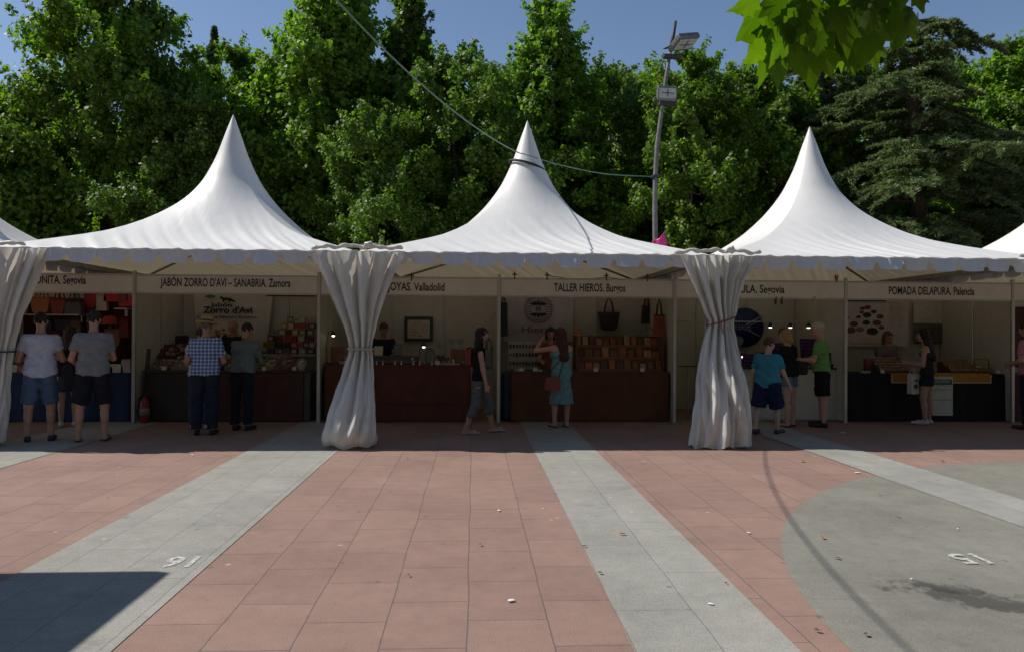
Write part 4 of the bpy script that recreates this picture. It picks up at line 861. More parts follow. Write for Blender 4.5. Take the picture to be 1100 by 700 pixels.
# the disc
c = X(800, 351.5, 14.36); r0 = .385; e = empty('round_sign', (c.x, 14.39, c.z)); tag(e, 'round royal blue disc sign with pale pen strokes on the back wall', 'sign')
MB().lathe((0, 0, 0), [(r0, 0), (r0, .03)], 56, axis='Y').build('disc', mat('blue_disc', (.010, .020, .12), .4, var=.2), e)
M_pale = cmat((.34, .38, .45), .6)
mb = MB(); mb.box((.17, -.034, .13), (.34, .006, .028), ry=-.5).box((.21, -.034, .09), (.36, .006, .012), ry=-.45).box((.16, -.034, -.1), (.3, .006, .014), ry=.45)
mb.prism([(.33+.05*cos(t), .21+.03*sin(t)) for t in [i*pi/4 for i in range(8)]], -.037, -.031)
for i in range(6): mb.tube([(-.18+.055*i+.02*sin(t*3), -.036, .0-.012*i*.3+.045*sin(t*2+i)) for t in [k*.5 for k in range(7)]], .005, 4)
mb.build('pen_strokes', M_pale, e); MB().prism([(-.12+.1*cos(t), -.27+.1*sin(t)) for t in [i*pi/12 for i in range(24)]], -.037, -.031).build('pale_spot', cmat((.16, .20, .26), .5), e)
# rail with spots
zr = X(833, 345.5, 13.3).z; a, b = X(795, 345.5, 13.3), X(873, 345.5, 13.3)
e = empty('spot_rail', ((a.x+b.x)/2, 13.3, zr)); tag(e, 'thin pale rail carrying three small spotlights across the disc stall', 'lamp rail'); xe = e.location.x
MB().tube([(PX[4]-xe+.02, 0, 0), (b.x-xe+.1, 0, 0)], .011, 6).build('rail', cmat((.5, .5, .5), .4), e)
MB().tube([(b.x-xe+.1, 0, .005), (b.x-xe+.1, .0, .7)], .008, 6).build('hanger', cmat((.5, .5, .5), .4), e)
for px in (827.5, 849, 868.5):
    q = X(px, 348, 13.3).x-xe; s = MB().lathe((q, 0, -.10), [(.04, 0), (.034, .045), (.018, .08)], 12).build('spotlight', cmat((.02, .02, .02), .4), e)
    MB().lathe((q, 0, -.112), [(.012, -.006), (.031, 0), (.031, .012), (.01, .014)], 12).build('bulb', M_bulbw, s)
    MB().tube([(q, 0, -.02), (q, 0, 0)], .006, 5).build('stem', cmat((.02, .02, .02), .4), s)
M_pur = mat('purple_velvet', (.060, .018, .10), .9, var=.3, scale=20)
a, b = X(862, 362, 13.5), X(883, 388, 13.5)
def velvet(px0, px1, py0, Y, label, seed, zb=.942):
    a, b = X(px0, py0, Y), X(px1, py0, Y); e = empty('velvet_board', ((a.x+b.x)/2, Y, zb)); tag(e, label, 'display board', 'purple velvet jewellery boards'); h = a.z-zb; w = b.x-a.x
    MB().box((0, 0, h/2), (w, .03, h), rx=-.12, bev=.006).build('board', M_pur, e); mb = MB(); r = things_rand(seed)
    for i in range(int(w/.05)):
        for j in range(int(h/.07)): mb.lathe((-w/2+.03+.05*i, -.022, .04+.07*j), [(.002, 0), (.007, .004), (.002, .01)], 6, axis='Y')
    mb.build('studs', cmat((.5, .48, .46), .3, metal=.8), e); MB().box((0, .06, h*.4), (.02, .01, h*.8), rx=.15).build('prop', M_pur, e)
velvet(860, 879, 363.5, 13.2, 'tall purple velvet board at the right of the disc stall', 1); velvet(833, 851, 368, 13.1, 'purple velvet board behind the fair haired woman', 2); velvet(798, 812, 380, 13.0, 'low purple velvet board left in the disc stall', 3); velvet(812, 826, 378, 13.1, 'middle purple velvet board behind the person in teal', 4); velvet(880, 893, 378, 12.95, 'small purple velvet board beside the man in green', 6)
c = X(800, 376, 13.0); e = crate((c.x, 13.15, .942), .12, .1, .24, (.04, .015, .06), 'dark violet box with a small light at the left of the disc stall', 'jewel_case', 'case'); MB().box((0, -.055, .17), (.04, .008, .03)).build('light', M_bulbw, e)
r = things_rand(21)
for i in range(12):
    px = 806+i*6.8; c = X(px, 391, 12.85); crate((c.x, 12.84, .942), .06, .06, r.uniform(.02, .05), (.5, .48, .46) if i % 2 else (.05, .02, .08), 'tiny jewellery piece along the front of the white counter', 'jewellery_piece', 'jewellery', 'small jewellery pieces on the white counter')
c = X(905, 388, 12.8); o = crate((c.x-.1, 12.9, .942), .1, .1, .06, (.03, .03, .035), 'small black payment box at the right end of white counter', 'payment_box', 'box')
# clips on signboards
for px, py, k in [(553, 296, 0), (588, 296.5, 0), (652, 297.5, 0), (696, 298.5, 0), (442, 297.5, 0), (833.5, 323, 1), (840, 323, 1), (875, 322.5, 1), (900, 299, 2)]:
    c = X(px, py, SY-.05); e = empty('clip', (c.x, SY-.035 if k == 1 else SY, c.z)); dx = .035 if k != 1 else .0
    nm = {0: {553: 'dark clamp on the top edge of the fascia, leftmost over the Hieros banner', 588: 'dark clamp on the fascia left of the word TALLER', 652: 'dark clamp above the word Burgos', 696: 'dark clamp near the right post of leather stall', 442: 'small dark clamp above the word Valladolid'}.get(px), 1: {833.5: 'left clothes peg of the pair under the signboard LULA', 840: 'right clothes peg of the pair under the signboard LULA', 875: 'single pale clothes peg hanging right under the signboard'}.get(px), 2: 'red clamp on top of the post between the last two stalls'}[k]
    tag(e, nm, 'clamp', 'clips on the signboards'); col = {0: (.05, .05, .04), 1: (.06, .05, .05) if px < 850 else (.3, .28, .25), 2: (.35, .03, .02)}[k]
    MB().box((-.0, -.025, 0), (.02, .012, .13), rx=.12, bev=.003).build('jaw', cmat(col, .5), e); MB().box((0, .025, 0), (.02, .012, .13), rx=-.12, bev=.003).build('jaw', cmat(col, .5), e)
    if k != 1: MB().tube([(-.04, 0, .02), (.04, 0, .02)], .012, 6).build('pivot', cmat(col, .5), e)
# string between clips
pts = [X(px, py, SY+.0)+Vector((0, .0, 0)) for px, py in ((588, 296), (610, 299.5), (630, 300), (652, 298), (675, 301), (696, 299))]
tag(MB().tube(pts, .006, 5).build('string', M_let), 'thin dark string strung between the clamps above the leather sign', 'string')

# ---- stall 5
a, b = X(912, 403, 12.6), X(1082, 403, 12.6)
cloth_table('counter', a.x, b.x, 12.62, 13.35, .83, mat('black_cloth', (.012, .011, .013), .9, bump=.2), 'balm stall counter under a floor length black cloth')
cz = .848
# yellow runner over the front edge
a, b = X(957, 404, 12.6), X(1064, 404, 12.6)
def runner(x0, x1, name, label, m, drop, m2, bord=.02, y=12.60):
    e = empty(name, ((x0+x1)/2, y, cz)); tag(e, label, 'cloth'); w = x1-x0
    o = MB().grid(lambda u, v: (-w/2+w*u, .3-.3*v/.5 if v < .5 else -.0-.008*sin(u*30)*(v-.5), .004 if v < .5 else .004-drop*(v-.5)*2), 60, 21).build('cloth', m, e); o.modifiers.new('s', 'SOLIDIFY').thickness = .003
    MB().box((0, -.022, .004-drop+bord/2), (w, .004, bord)).box((-w/2+bord/2, -.022, .004-drop/2), (bord, .0045, drop*.8)).box((w/2-bord/2, -.022, .004-drop/2), (bord, .0045, drop*.8)).build('border', m2, e); return e
runner(a.x, b.x, 'runner', 'mustard yellow runner with pale border hanging over the black counter', mat('mustard_cloth', (.42, .19, .03), .85), .17, cmat((.5, .42, .3), .8))
a, b = X(1002, 404, 12.55), X(1024, 446, 12.55); e = empty('paper_sheet', ((a.x+b.x)/2, 12.565, b.z)); tag(e, 'long white paper notice with green heading taped on the black counter', 'notice'); w, h = b.x-a.x, a.z-b.z
MB().box((0, 0, h/2), (w, .003, h)).build('sheet', cmat((.50, .52, .46), .7), e)
MB().box((0, -.0025, h*.86), (w*.92, .002, h*.14)).build('green_heading', cmat((.05, .12, .06), .7), e)
text_obj('lettering', 'DELAPURA', w*.72, .045, cmat((.5, .52, .46), .7), e, loc=(0, -.004, h*.84), bold=.01)
mb = MB()
for zz in (.66, .40): mb.box((0, -.0025, h*zz), (w*.9, .002, .008))
mb.tube([(-.03+.07*cos(t), -.004, h*.74+.03*sin(t)) for t in [i*.5 for i in range(9)]], .003, 4)
mb.build('print', cmat((.10, .12, .09), .7), e)
# poster with bowls
a, b = X(908.5, 321, YB), X(976, 372, YB); e = empty('poster', ((a.x+b.x)/2, YB+.02, b.z)); tag(e, 'large pale poster of red and dark bowls behind the seated vendor', 'poster'); w, h = b.x-a.x, a.z-b.z
MB().box((0, 0, h/2), (w, .008, h)).build('sheet', cmat((.55, .50, .46), .7), e)
mb = MB(); mb.box((-w*.16, -.006, h*.975), (w*.62, .003, .055)); mb.build('heading', cmat((.05, .07, .04), .7), e)
r = things_rand(4); mb = MB()
for x_, z_, rr, mi in [(-.19, .80, .055, 0), (-.12, .82, .07, 0), (-.24, .62, .05, 1), (-.13, .66, .09, 1), (-.3, .47, .085, 2), (-.14, .5, .08, 1), (0, .5, .09, 2), (.04, .63, .075, 0), (-.34, .34, .1, 2), (-.22, .36, .08, 3), (-.06, .32, .12, 1), (.06, .4, .06, 2), (-.2, .72, .05, 2), (-.04, .73, .06, 1), (-.4, .6, .06, 3)]:
    X0, Z0 = x_*w/.62*.75, z_*h; mb.prism([(X0+rr*cos(t), Z0+rr*.62*sin(t)) for t in [i*pi/10 for i in range(20)]], -.008, -.005, 4); mb.prism([(X0+rr*.85*cos(t), Z0+.008+rr*.45*sin(t)) for t in [i*pi/10 for i in range(20)]], -.0105, -.0085, mi)
mb.build('printed_bowls', [cmat(q, .7) for q in ((.25, .03, .02), (.04, .03, .02), (.18, .07, .04), (.28, .18, .08), (.09, .05, .04))], e)
mb = MB()
for i in range(13): mb.box((w*.3+r.uniform(-.01, .01), -.0055, h*(.9-.04*i)), (w*.26*r.uniform(.6, 1), .002, .010))
mb.box((-.1, -.0055, h*.06), (w*.7, .002, .014)); mb.box((-w*.05, -.0055, h*.925), (w*.8, .002, .010)); mb.build('small_print', cmat((.25, .22, .2), .7), e)
# hanging cloth samples
def sample(px0, px1, py0, py1, pyt, cols, lb):
    a, b = X(px0, py0, YB), X(px1, py1, YB); e = empty('fabric_sample', ((a.x+b.x)/2, YB+.01, b.z)); tag(e, lb, 'fabric'); w, h = b.x-a.x, a.z-b.z; n = len(cols)
    for i, cc in enumerate(cols):
        o = MB().grid(lambda u, v: (-w/2+w*(i+u)/n, -.01*sin((i+u)*6), h*(1-v)), 16, 6).build('cloth_strip', cmat(cc, .9), e); o.modifiers.new('s', 'SOLIDIFY').thickness = .004
    zt = X(px0, pyt, YB).z-b.z; MB().box((0, .004, (h+zt)/2), (w*1.02, .004, zt-h)).build('clear_sleeve', cmat((.50, .48, .43), .25), e)
sample(982, 1017.5, 347, 369, 323, [(.12, .105, .10), (.10, .09, .09), (.115, .10, .10)], 'dark grey woollen sample hanging on the back wall')
sample(1028, 1051, 350, 372.5, 324, [(.25, .15, .07), (.20, .17, .12), (.10, .09, .10), (.14, .05, .05), (.28, .23, .17)], 'striped brown and beige sample hanging on the back wall')
for py0, py1, lb, c2 in ((349.5, 359, 'green and white certificate, topmost on the right wall', (.04, .09, .05)), (362, 373.5, 'pale sheet with black line in the middle of the right wall', (.03, .03, .03)), (379, 388, 'small pale green note lowest on the right wall', (.14, .2, .10))):
    a, b = X(1062, py0, YB), X(1082, py1, YB); e = empty('notice', ((a.x+b.x)/2, YB+.03, b.z)); tag(e, lb, 'notice', 'papers on the right of the balm stall'); w, h = b.x-a.x, a.z-b.z
    MB().box((0, 0, h/2), (w, .004, h)).build('sheet', cmat((.44, .44, .38), .7), e); MB().box((0, -.004, h*(.55 if c2[1] != .03 else .12)), (w*.9 if c2[0] < .1 else w*.3, .003, h*(.5 if c2[1] != .03 else .1)), ).build('print', cmat(c2, .7), e)
    if c2[1] == .09: text_obj('lettering', 'PURA', w*.5, .035, cmat((.5, .52, .46), .7), e, loc=(0, -.0075, h*.42), bold=.01)
# pyramids of small jars
def jar_pyramid(px0, px1, pyt, Y, label, colt, seed):
    a, b = X(px0, 400, Y), X(px1, 400, Y); r = things_rand(seed); w = b.x-a.x
    zt = X(px0, pyt, Y).z; n = 5; H_ = zt-cz-.04
    e = empty('stepped_rack', ((a.x+b.x)/2, Y, cz)); tag(e, label, 'display rack'); mb = MB()
    for i in range(n): mb.box((0, -.2+.1*i, (i+1)*H_/n/2), (w*(1-.04*i), .1, (i+1)*H_/n))
    mb.build('steps', cmat((.10, .05, .03), .7), e)
    k = int(w/.05)
    for i in range(n):
        for j in range(k-(i % 2)):
            q = (e.location.x-w*(1-.04*i)/2+w*(1-.04*i)*(j+.5+.5*(i % 2))/k, Y-.2+.1*i, cz+(i+1)*H_/n+.001)
            c_ = r.choice(colt); o = jar(q, .019, .04, (.30, .2, .09), c_, 'tiny balm tin on the '+label, 'balm tins on the '+('left' if px0 < 980 else 'right')+' rack', 'balm_tin')
jar_pyramid(938, 971, 384, 12.95, 'left rack of the balm stall before the seated vendor', [(.58, .50, .36), (.42, .30, .16), (.66, .62, .52)], 1)
jar_pyramid(1013, 1051, 386, 12.95, 'right rack of the balm stall beside the dark haired woman', [(.46, .33, .18), (.34, .24, .12), (.58, .48, .32)], 2)
c = X(936, 401, 13.0); e = crate((c.x, 13.1, cz), .14, .1, .24, (.20, .05, .04), 'dark red box at the left of the balm racks', 'box', 'box')
c = X(1056, 402, 12.8); e = empty('basket', (c.x, 12.85, cz)); tag(e, 'low wicker basket with square handle at the right of the balm counter', 'basket')
MB().box((0, 0, .05), (.28, .24, .1), bev=.02).build('body', cmat((.2, .12, .05), .9, bump=.6, bscale=60), e); MB().tube([(-.14, 0, .1), (-.14, 0, .22), (-.11, 0, .25), (.11, 0, .25), (.14, 0, .22), (.14, 0, .1)], .012, 6).build('handle', cmat((.2, .12, .05), .9), e)
mb = MB(); r = things_rand(31)
for i in range(14): mb.lathe((r.uniform(-.11, .11), r.uniform(-.09, .09), .1), [(.02, 0), (.022, .02), (.005, .03)], 8)
mb.build('tins', cmat((.5, .42, .28), .5), e)
c = X(929, 402, 12.8); e = crate((c.x, 12.8, cz), .16, .1, .035, (.34, .42, .46), 'pale blue packet at the left end of the black counter', 'packet', 'packet')

r = things_rand(77)
for px, py, Y, z0, lb in [(176, 398, 12.66, .862, 'left soap counter'), (205, 398, 12.66, .862, 'soap counter behind the hat wearer'), (284, 398, 12.66, .862, 'middle of the long soap counter'), (316, 398, 12.66, .862, 'right end of the long soap counter'),
                          (372, 392, 12.64, .972, 'left end of the rust red counter'), (470, 392, 12.63, .972, 'rust red counter near the oval mirror'), (560, 400, 12.66, .861, 'left end of the leather counter'), (575, 400, 12.66, .861, 'leather counter near the woman in teal'),
                          (640, 400, 12.66, .861, 'leather counter before the rack, left part'), (690, 400, 12.66, .861, 'leather counter before the rack, right part'), (818, 391, 12.79, .941, 'white counter left of the fair haired woman'), (948, 402, 12.68, .85, 'black counter left of the yellow runner'), (1072, 402, 12.68, .85, 'right end of the black counter')]:
    c = X(px, py, Y); e = empty('price_tag', (c.x, Y, z0), r.uniform(-.3, .3)); tag(e, 'small pale price card on the '+lb, 'price card', 'price cards on the counters')
    MB().box((0, 0, .035), (.075, .004, .06), rx=-.25).build('card', cmat((.55, .53, .46), .7), e); MB().box((0, .012, .004), (.06, .03, .006)).build('foot', cmat((.5, .48, .42), .7), e)
for i in range(26):
    s1 = i < 14; px = r.uniform(188, 322) if s1 else r.uniform(366, 500); Y = r.uniform(12.68, 12.95) if s1 else r.uniform(12.68, 12.78); c = X(px, 395, Y); z0 = .862 if s1 else .972
    col = r.choice([(.30, .22, .12), (.42, .38, .28), (.12, .08, .05), (.34, .12, .08), (.16, .2, .1), (.05, .05, .06)])
    jar((c.x, Y, z0), r.uniform(.02, .035), r.uniform(.05, .13), col, (.1, .08, .06) if i % 2 else (.5, .46, .38), ('small jar or bottle among the soap trays' if s1 else 'small pot among the pieces on the jewellery counter'), ('jars among the soap trays' if s1 else 'pots on the jewellery counter'), name='small_jar')
# ---- stall 6: a red cloth and dark goods beyond the right post
o = MB().grid(lambda u, v: (9.55+2.7*u, 14.3-.03*sin(u*30), 2.1-1.2*v), 60, 5).build('backcloth', M_maroon); o.modifiers.new('s', 'SOLIDIFY').thickness = .006; tag(o, 'dark red hangings at the back of the last stall, right edge', 'cloth')
cloth_table('counter', 9.6, 12.3, 12.62, 13.35, .83, mat('wine_cloth', (.08, .02, .02), .9), 'wine red counter of the last stall at the right edge')
# white inner drape at the back of the tents
M_dr = pvc('inner_drape', .12, (.62, .5, .34), base=(.70, .66, .56), dirt=.15, wr=2)
for i, (x, lb) in enumerate(TENTS):
    def f(u, v, x=x): return (x-2.38+4.76*u, 15.08-.02*sin(u*55+i)*v-.01*sin(u*23), 2.50-2.44*v)
    o = MB().grid(f, 150, 5).build('back_drape', M_dr); o.modifiers.new('s', 'SOLIDIFY').thickness = .004
    tag(o, ['cream drape closing the back of the leftmost tent', 'cream drape closing the back of the soap stall tent', 'cream drape closing the back of the central tent', 'cream drape closing the back of the tent before the cedar', 'cream drape closing the back of the rightmost tent'][i], 'drape', 'drapes at the back of the tents')
# ------------------------------------------------------------------ people
def V3(*a): return np.array(a, float)
def unit(v): v = np.array(v, float); return v/np.linalg.norm(v)
def head_fn(X, Y, Z):
    P = (X, Y, Z)
    d = smin(ell(P, (0, -.012, .02), (.076, .096, .092)), ell(P, (0, .022, -.03), (.060, .074, .082)), .03)
    d = smin(d, ell(P, (0, .040, -.078), (.042, .042, .032)), .025)
    for s in (-1, 1):
        d = np.maximum(d, -(ell(P, (s*.030, .103, -.002), (.017, .016, .012))+.0)) if False else smin(d, ell(P, (s*.040, .062, -.03), (.022, .022, .022)), .02)
        k = ell(P, (s*.030, .100, .0), (.018, .016, .012)); d = -smin(-d, k, .012)
        d = smin(d, ell(P, (s*.077, -.006, -.008), (.010, .022, .032)), .006)
    d = smin(d, rc(P, (-.032, .084, .020), (.032, .084, .020), .009, .009), .014)
    d = smin(d, rc(P, (0, .090, .006), (0, .112, -.030), .008, .013), .012)
    d = smin(d, rc(P, (-.020, .088, -.060), (.020, .088, -.060), .008, .008), .008)
    return smin(d, rc(P, (0, -.022, -.05), (0, -.035, -.17), .050, .052), .03)
HEAD = surf_nets(head_fn, (-.1, -.12, -.17), (.1, .14, .125), .0075)
def hand_fn(X, Y, Z):
    P = (X, Y, Z); d = rc(P, (0, 0, .03), (0, 0, -.02), .026, .024, sx=.8)
    for y, L, in ((.030, .072), (.010, .080), (-.010, .074), (-.029, .058)):
        k = V3(0, y, -.085); d = smin(d, rc(P, (0, y*.5, -.01), k, .015, .0115), .012)
        a = k+V3(-.30, y*1.2, -1)*L*.45; b = a+V3(-.62, 0, -.75)*L*.5
        d = smin(d, smin(rc(P, k, a, .0095, .0085), rc(P, a, b, .0085, .0068), .004), .004)
    a = V3(-.006, .026, -.03); b = V3(-.02, .055, -.062); c = V3(-.034, .062, -.092)
    return smin(d, smin(rc(P, a, b, .014, .011), rc(P, b, c, .0105, .008), .004), .008)
HAND = surf_nets(hand_fn, (-.09, -.06, -.19), (.04, .09, .06), .005)
def hair_fn(kind):
    def f(X, Y, Z):
        P = (X, Y, Z); wob = .007*np.sin(62*X+20*Z)*np.sin(55*Z+31*Y)+.005*np.sin(110*X+18*Z+8*Y)
        d = ell(P, (0, -.016, .028), (.086, .106, .100))
        cut = (Y-Z*1.0)/1.414-.022
        if kind == 'bald': d = np.maximum(ell(P, (0, -.018, .012), (.083, .103, .085)), np.maximum(cut+.03, Z-.018)); d = np.maximum(d, -(Z+.06)); return d+wob*.5
        d = np.maximum(d, cut); d = np.maximum(d, -(Z+.065))
        if kind in ('long', 'verylong', 'bob', 'fluffy'):
            L = {'long': .30, 'verylong': .42, 'bob': .13, 'fluffy': .08}[kind]
            d = smin(d, rc(P, (0, -.055, .03), (0, -.085, -L), .082, .075 if kind != 'verylong' else .09, sx=1.1, sy=.8), .03)
            for s in (-1, 1): d = smin(d, rc(P, (s*.062, -.02, .03), (s*.075, -.05, -L*.85), .036, .035), .03)
        if kind == 'bun': d = smin(d, ell(P, (.0, -.11, .07), (.045, .045, .045)), .01)
        if kind == 'pony': d = smin(d, rc(P, (0, -.11, .05), (.0, -.15, -.16), .03, .02), .02)
        if kind == 'top': d = smin(d, ell(P, (.05, .03, .085), (.04, .04, .03)), .02)
        return d+wob
    return f
_hc = {}
def hair_mesh(kind):
    if kind not in _hc: _hc[kind] = surf_nets(hair_fn(kind), (-.14, -.2, -.55 if kind == 'verylong' else -.42 if kind == 'long' else -.25), (.14, .12, .15), .009)
    return _hc[kind]
def rotm(yaw, pitch=0):      # degrees
    return np.array(Matrix.Rotation(R_(yaw), 3, 'Z') @ Matrix.Rotation(R_(pitch), 3, 'X'))
M_eye = cmat((.04, .03, .025), .2); M_lip = None
def skinmat(c): return mat('skin_%d' % int(c[0]*1000), c, .5, var=.08, scale=12)
def person(label, x, y, hd, H, skin=(.42, .24, .17), b=1.0, lean=0, arms=None, legs=None, top=None, bottom=None, shoes=((.05, .05, .05), 'shoe'), sock=None, hair=('short', (.02, .015, .012)), head=(0, 0), z=0, belly=0, hat=None, flare=0):
    s = H/1.75; arms = arms or [((.12, .05, -1), (.05, .25, -1))]*2; legs = legs or [((.05, 0, -1), (0, -.02, -1))]*2
    sk = skinmat(skin)
    thigh, shank, ah = .245*H, .235*H, .045*H
    LG = []
    for i, (sd, (td, kd)) in enumerate(zip((1, -1), legs)):
        td, kd = unit((td[0]*sd, td[1], td[2])), unit((kd[0]*sd, kd[1], kd[2])); LG.append((sd, td*thigh, kd*shank))
    hz = max(-(t[2]+k[2]) for _, t, k in LG)+ah
    hw = .052*H*b
    hipc = V3(0, 0, hz+.015*H)
    lr = Matrix.Rotation(-R_(lean), 3, 'X'); lrn = np.array(lr)
    def U(px, py, pz):          # torso point given as a height fraction above the hips
        return hipc+lrn @ V3(px, py, pz)
    tz = H-.525*H           # hips to crown
    joints = []
    for sd, t, k in LG:
        h0 = V3(sd*hw, 0, hz); kn = h0+t; an = kn+k; an[2] = max(an[2], ah); joints.append((sd, h0, kn, an))
    shw = .100*H*(.55+.45*b)
    def torso(P, o):
        d = rc(P, U(-.052*H, 0, .215*H), U(.052*H, .004, .215*H), .066*H*b+o, .066*H*b+o, sy=.86)
        d = smin(d, rc(P, U(-shw*.82, -.005, .272*H), U(shw*.82, -.005, .272*H), .036*H+o, .036*H+o), .05*s)
        d = smin(d, rc(P, U(-.03*H, 0, .11*H), U(.03*H, 0, .11*H), .060*H*b+o, .060*H*b+o, sy=.85), .06*s)
        d = smin(d, rc(P, U(-.045*H, 0, .02*H), U(.045*H, 0, .02*H), .062*H*b+o, .062*H*b+o, sy=.92), .06*s)
        if belly: d = smin(d, ell(P, U(0, .05*H, .09*H), (.085*H*b, .06*H+belly, .085*H)), .05)
        return d
    ARM = []
    for sd, (ud, fd) in zip((1, -1), arms):
        sh = U(sd*shw, -.004, .268*H); ud = unit((ud[0]*sd, ud[1], ud[2])); fd = unit((fd[0]*sd, fd[1], fd[2]))
        el_ = sh+ud*.172*H; wr = el_+fd*.150*H; ARM.append((sd, sh, el_, wr, ud, fd))
    neck0, neck1 = U(0, 0, .285*H), U(0, .012*H, .345*H)
    hm = rotm(head[0], head[1]-lean*.35); hc = neck1+np.array([0, .018*H*cos(R_(lean)), .065*H])
    allp = [U(-shw-.06, 0, .3*H), U(shw+.06, 0, .3*H)]
    def body(X_, Y_, Z_):
        P = (X_, Y_, Z_); d = torso(P, -.006)
        d = smin(d, rc(P, neck0, neck1, .036*H, .031*H), .03)
        for sd, sh, e_, w_, ud, fd in ARM:
            a = smin(rc(P, sh, e_, .031*H*(.6+.4*b), .024*H), rc(P, e_, w_, .0245*H, .0165*H), .015); d = smin(d, a, .02)
        for sd, h0, kn, an in joints:
            a = smin(rc(P, h0, kn, .054*H*b, .034*H), rc(P, kn, an, .033*H, .021*H), .02)
            calf = kn+(an-kn)*.3+V3(0, -.012*H, 0); a = smin(a, rc(P, calf, calf+(an-kn)*.2, .030*H, .024*H), .02)
            ft = V3(sd*.12, 1, 0); ft /= np.linalg.norm(ft)
            a = smin(a, rc(P, an+V3(0, -.01, -.035*H*.6), V3(an[0], an[1], an[2]-ah+.022)+ft*.105*H, .021*H, .017*H), .02)
            d = smin(d, a, .02)
        return d
    pts = np.array([p for A in ARM for p in A[1:4]]+[p for J in joints for p in J[1:]]+allp)
    lo = pts.min(0)-.13; hi = pts.max(0)+.13; lo[2] = min(lo[2], 0)-.01; hi[2] = max(hi[2], neck1[2]+.03)
    lo[1] = min(lo[1], -.2); hi[1] = max(hi[1], .2+belly)
    Vb, Fb = surf_nets(body, lo, hi, .0135)
    Vs, Fs, off = [Vb], [Fb], len(Vb)
    hv = HEAD[0]*s @ hm.T + hc; Vs.append(hv); Fs.append(HEAD[1]+off); off += len(hv)
    for sd, sh, e_, w_, ud, fd in ARM:
        zz = -fd; xo = V3(sd, 0, 0)-zz*zz[0]*sd
        if np.linalg.norm(xo) < .2: xo = V3(0, 1, 0)-zz*zz[1]
        xo = unit(xo); yo = np.cross(zz, xo)*1.0
        if sd < 0: yo = -yo
        M_ = np.stack([xo, yo, zz], 1); q = HAND[0]*s*1.0
        hv = q @ M_.T + w_; Vs.append(hv); f_ = HAND[1] if sd > 0 else HAND[1][:, ::-1]; Fs.append(f_+off); off += len(hv)
    me = np_mesh('person', np.concatenate(Vs), np.concatenate(Fs), sk, smooth=True)
    root = bpy.data.objects.new('person', me); COL.objects.link(root); root.location = (x, y, z); root.rotation_euler = (0, 0, R_(hd)); tag(root, label, 'person')
    def child(name, VF, m, par=root):
        o = bpy.data.objects.new(name, np_mesh(name, VF[0], VF[1], m, smooth=True)); COL.objects.link(o); o.parent = par; return o
    # eyes
    for sd in (-1, 1):
        c = V3(sd*.030, .086, .0)*s @ hm.T + hc; MB().lathe(tuple(c), [(.002, -.010), (.008, -.007), (.0105, 0), (.008, .007), (.002, .010)], 8).build('eye', M_eye, root)
    def wr(P): return .006*np.sin(31*P[0]+9*P[2]+x)*np.sin(27*P[2]+14*P[1]+y)+.005*np.sin(46*P[2]+24*P[0]*np.sin(P[2]*9)-15*P[1]+x*3)
    # top
    if top:
        tcol, sleeve, hem = top['m'], top.get('sleeve', .55), top.get('hem', -.01)
        low = top.get('neck', .305)
        def shirt(X_, Y_, Z_):
            P = (X_, Y_, Z_); d = torso(P, .012+top.get('loose', 0))
            hp = U(0, 0, .02*H); d = smin(d, rc(P, U(-.05*H, 0, .1*H), U(-.045*H, 0, hem*H-.02), .055*H*b, .064*H*b), .04); d = smin(d, rc(P, U(.05*H, 0, .1*H), U(.045*H, 0, hem*H-.02), .055*H*b, .064*H*b), .04)
            n_ = lrn @ V3(0, 0, 1); d = np.maximum(d, -plane(P, U(0, 0, hem*H), n_)); d = np.maximum(d, plane(P, U(0, 0, low*H), n_))
            if sleeve > 0:
                for sd, sh, e_, w_, ud, fd in ARM:
                    if sleeve <= 1: a = np.maximum(rc(P, sh, e_, .031*H+.014, .029*H+.016), plane(P, sh+ud*.172*H*sleeve, ud))
                    else: a = smin(rc(P, sh, e_, .031*H+.014, .027*H+.012), np.maximum(rc(P, e_, w_, .026*H+.012, .019*H+.012), plane(P, e_+fd*.15*H*(sleeve-1), fd)), .012)
                    d = smin(d, a, .02)
            return d+wr(P)
        pl = np.array([U(-shw-.08, -.18, hem*H-.02), U(shw+.08, .2+belly, low*H+.02)]+[p for A in ARM for p in (A[1:4] if sleeve > 1 else A[1:3])])
        lo2, hi2 = pl.min(0)-.07, pl.max(0)+.07; lo2[1] = min(lo2[1], -.2); hi2[1] = max(hi2[1], .2+belly)
        o = child(top.get('name', 'shirt'), surf_nets(shirt, lo2, hi2, .0125), tcol)
        if top.get('label'): o['label'] = top['label']
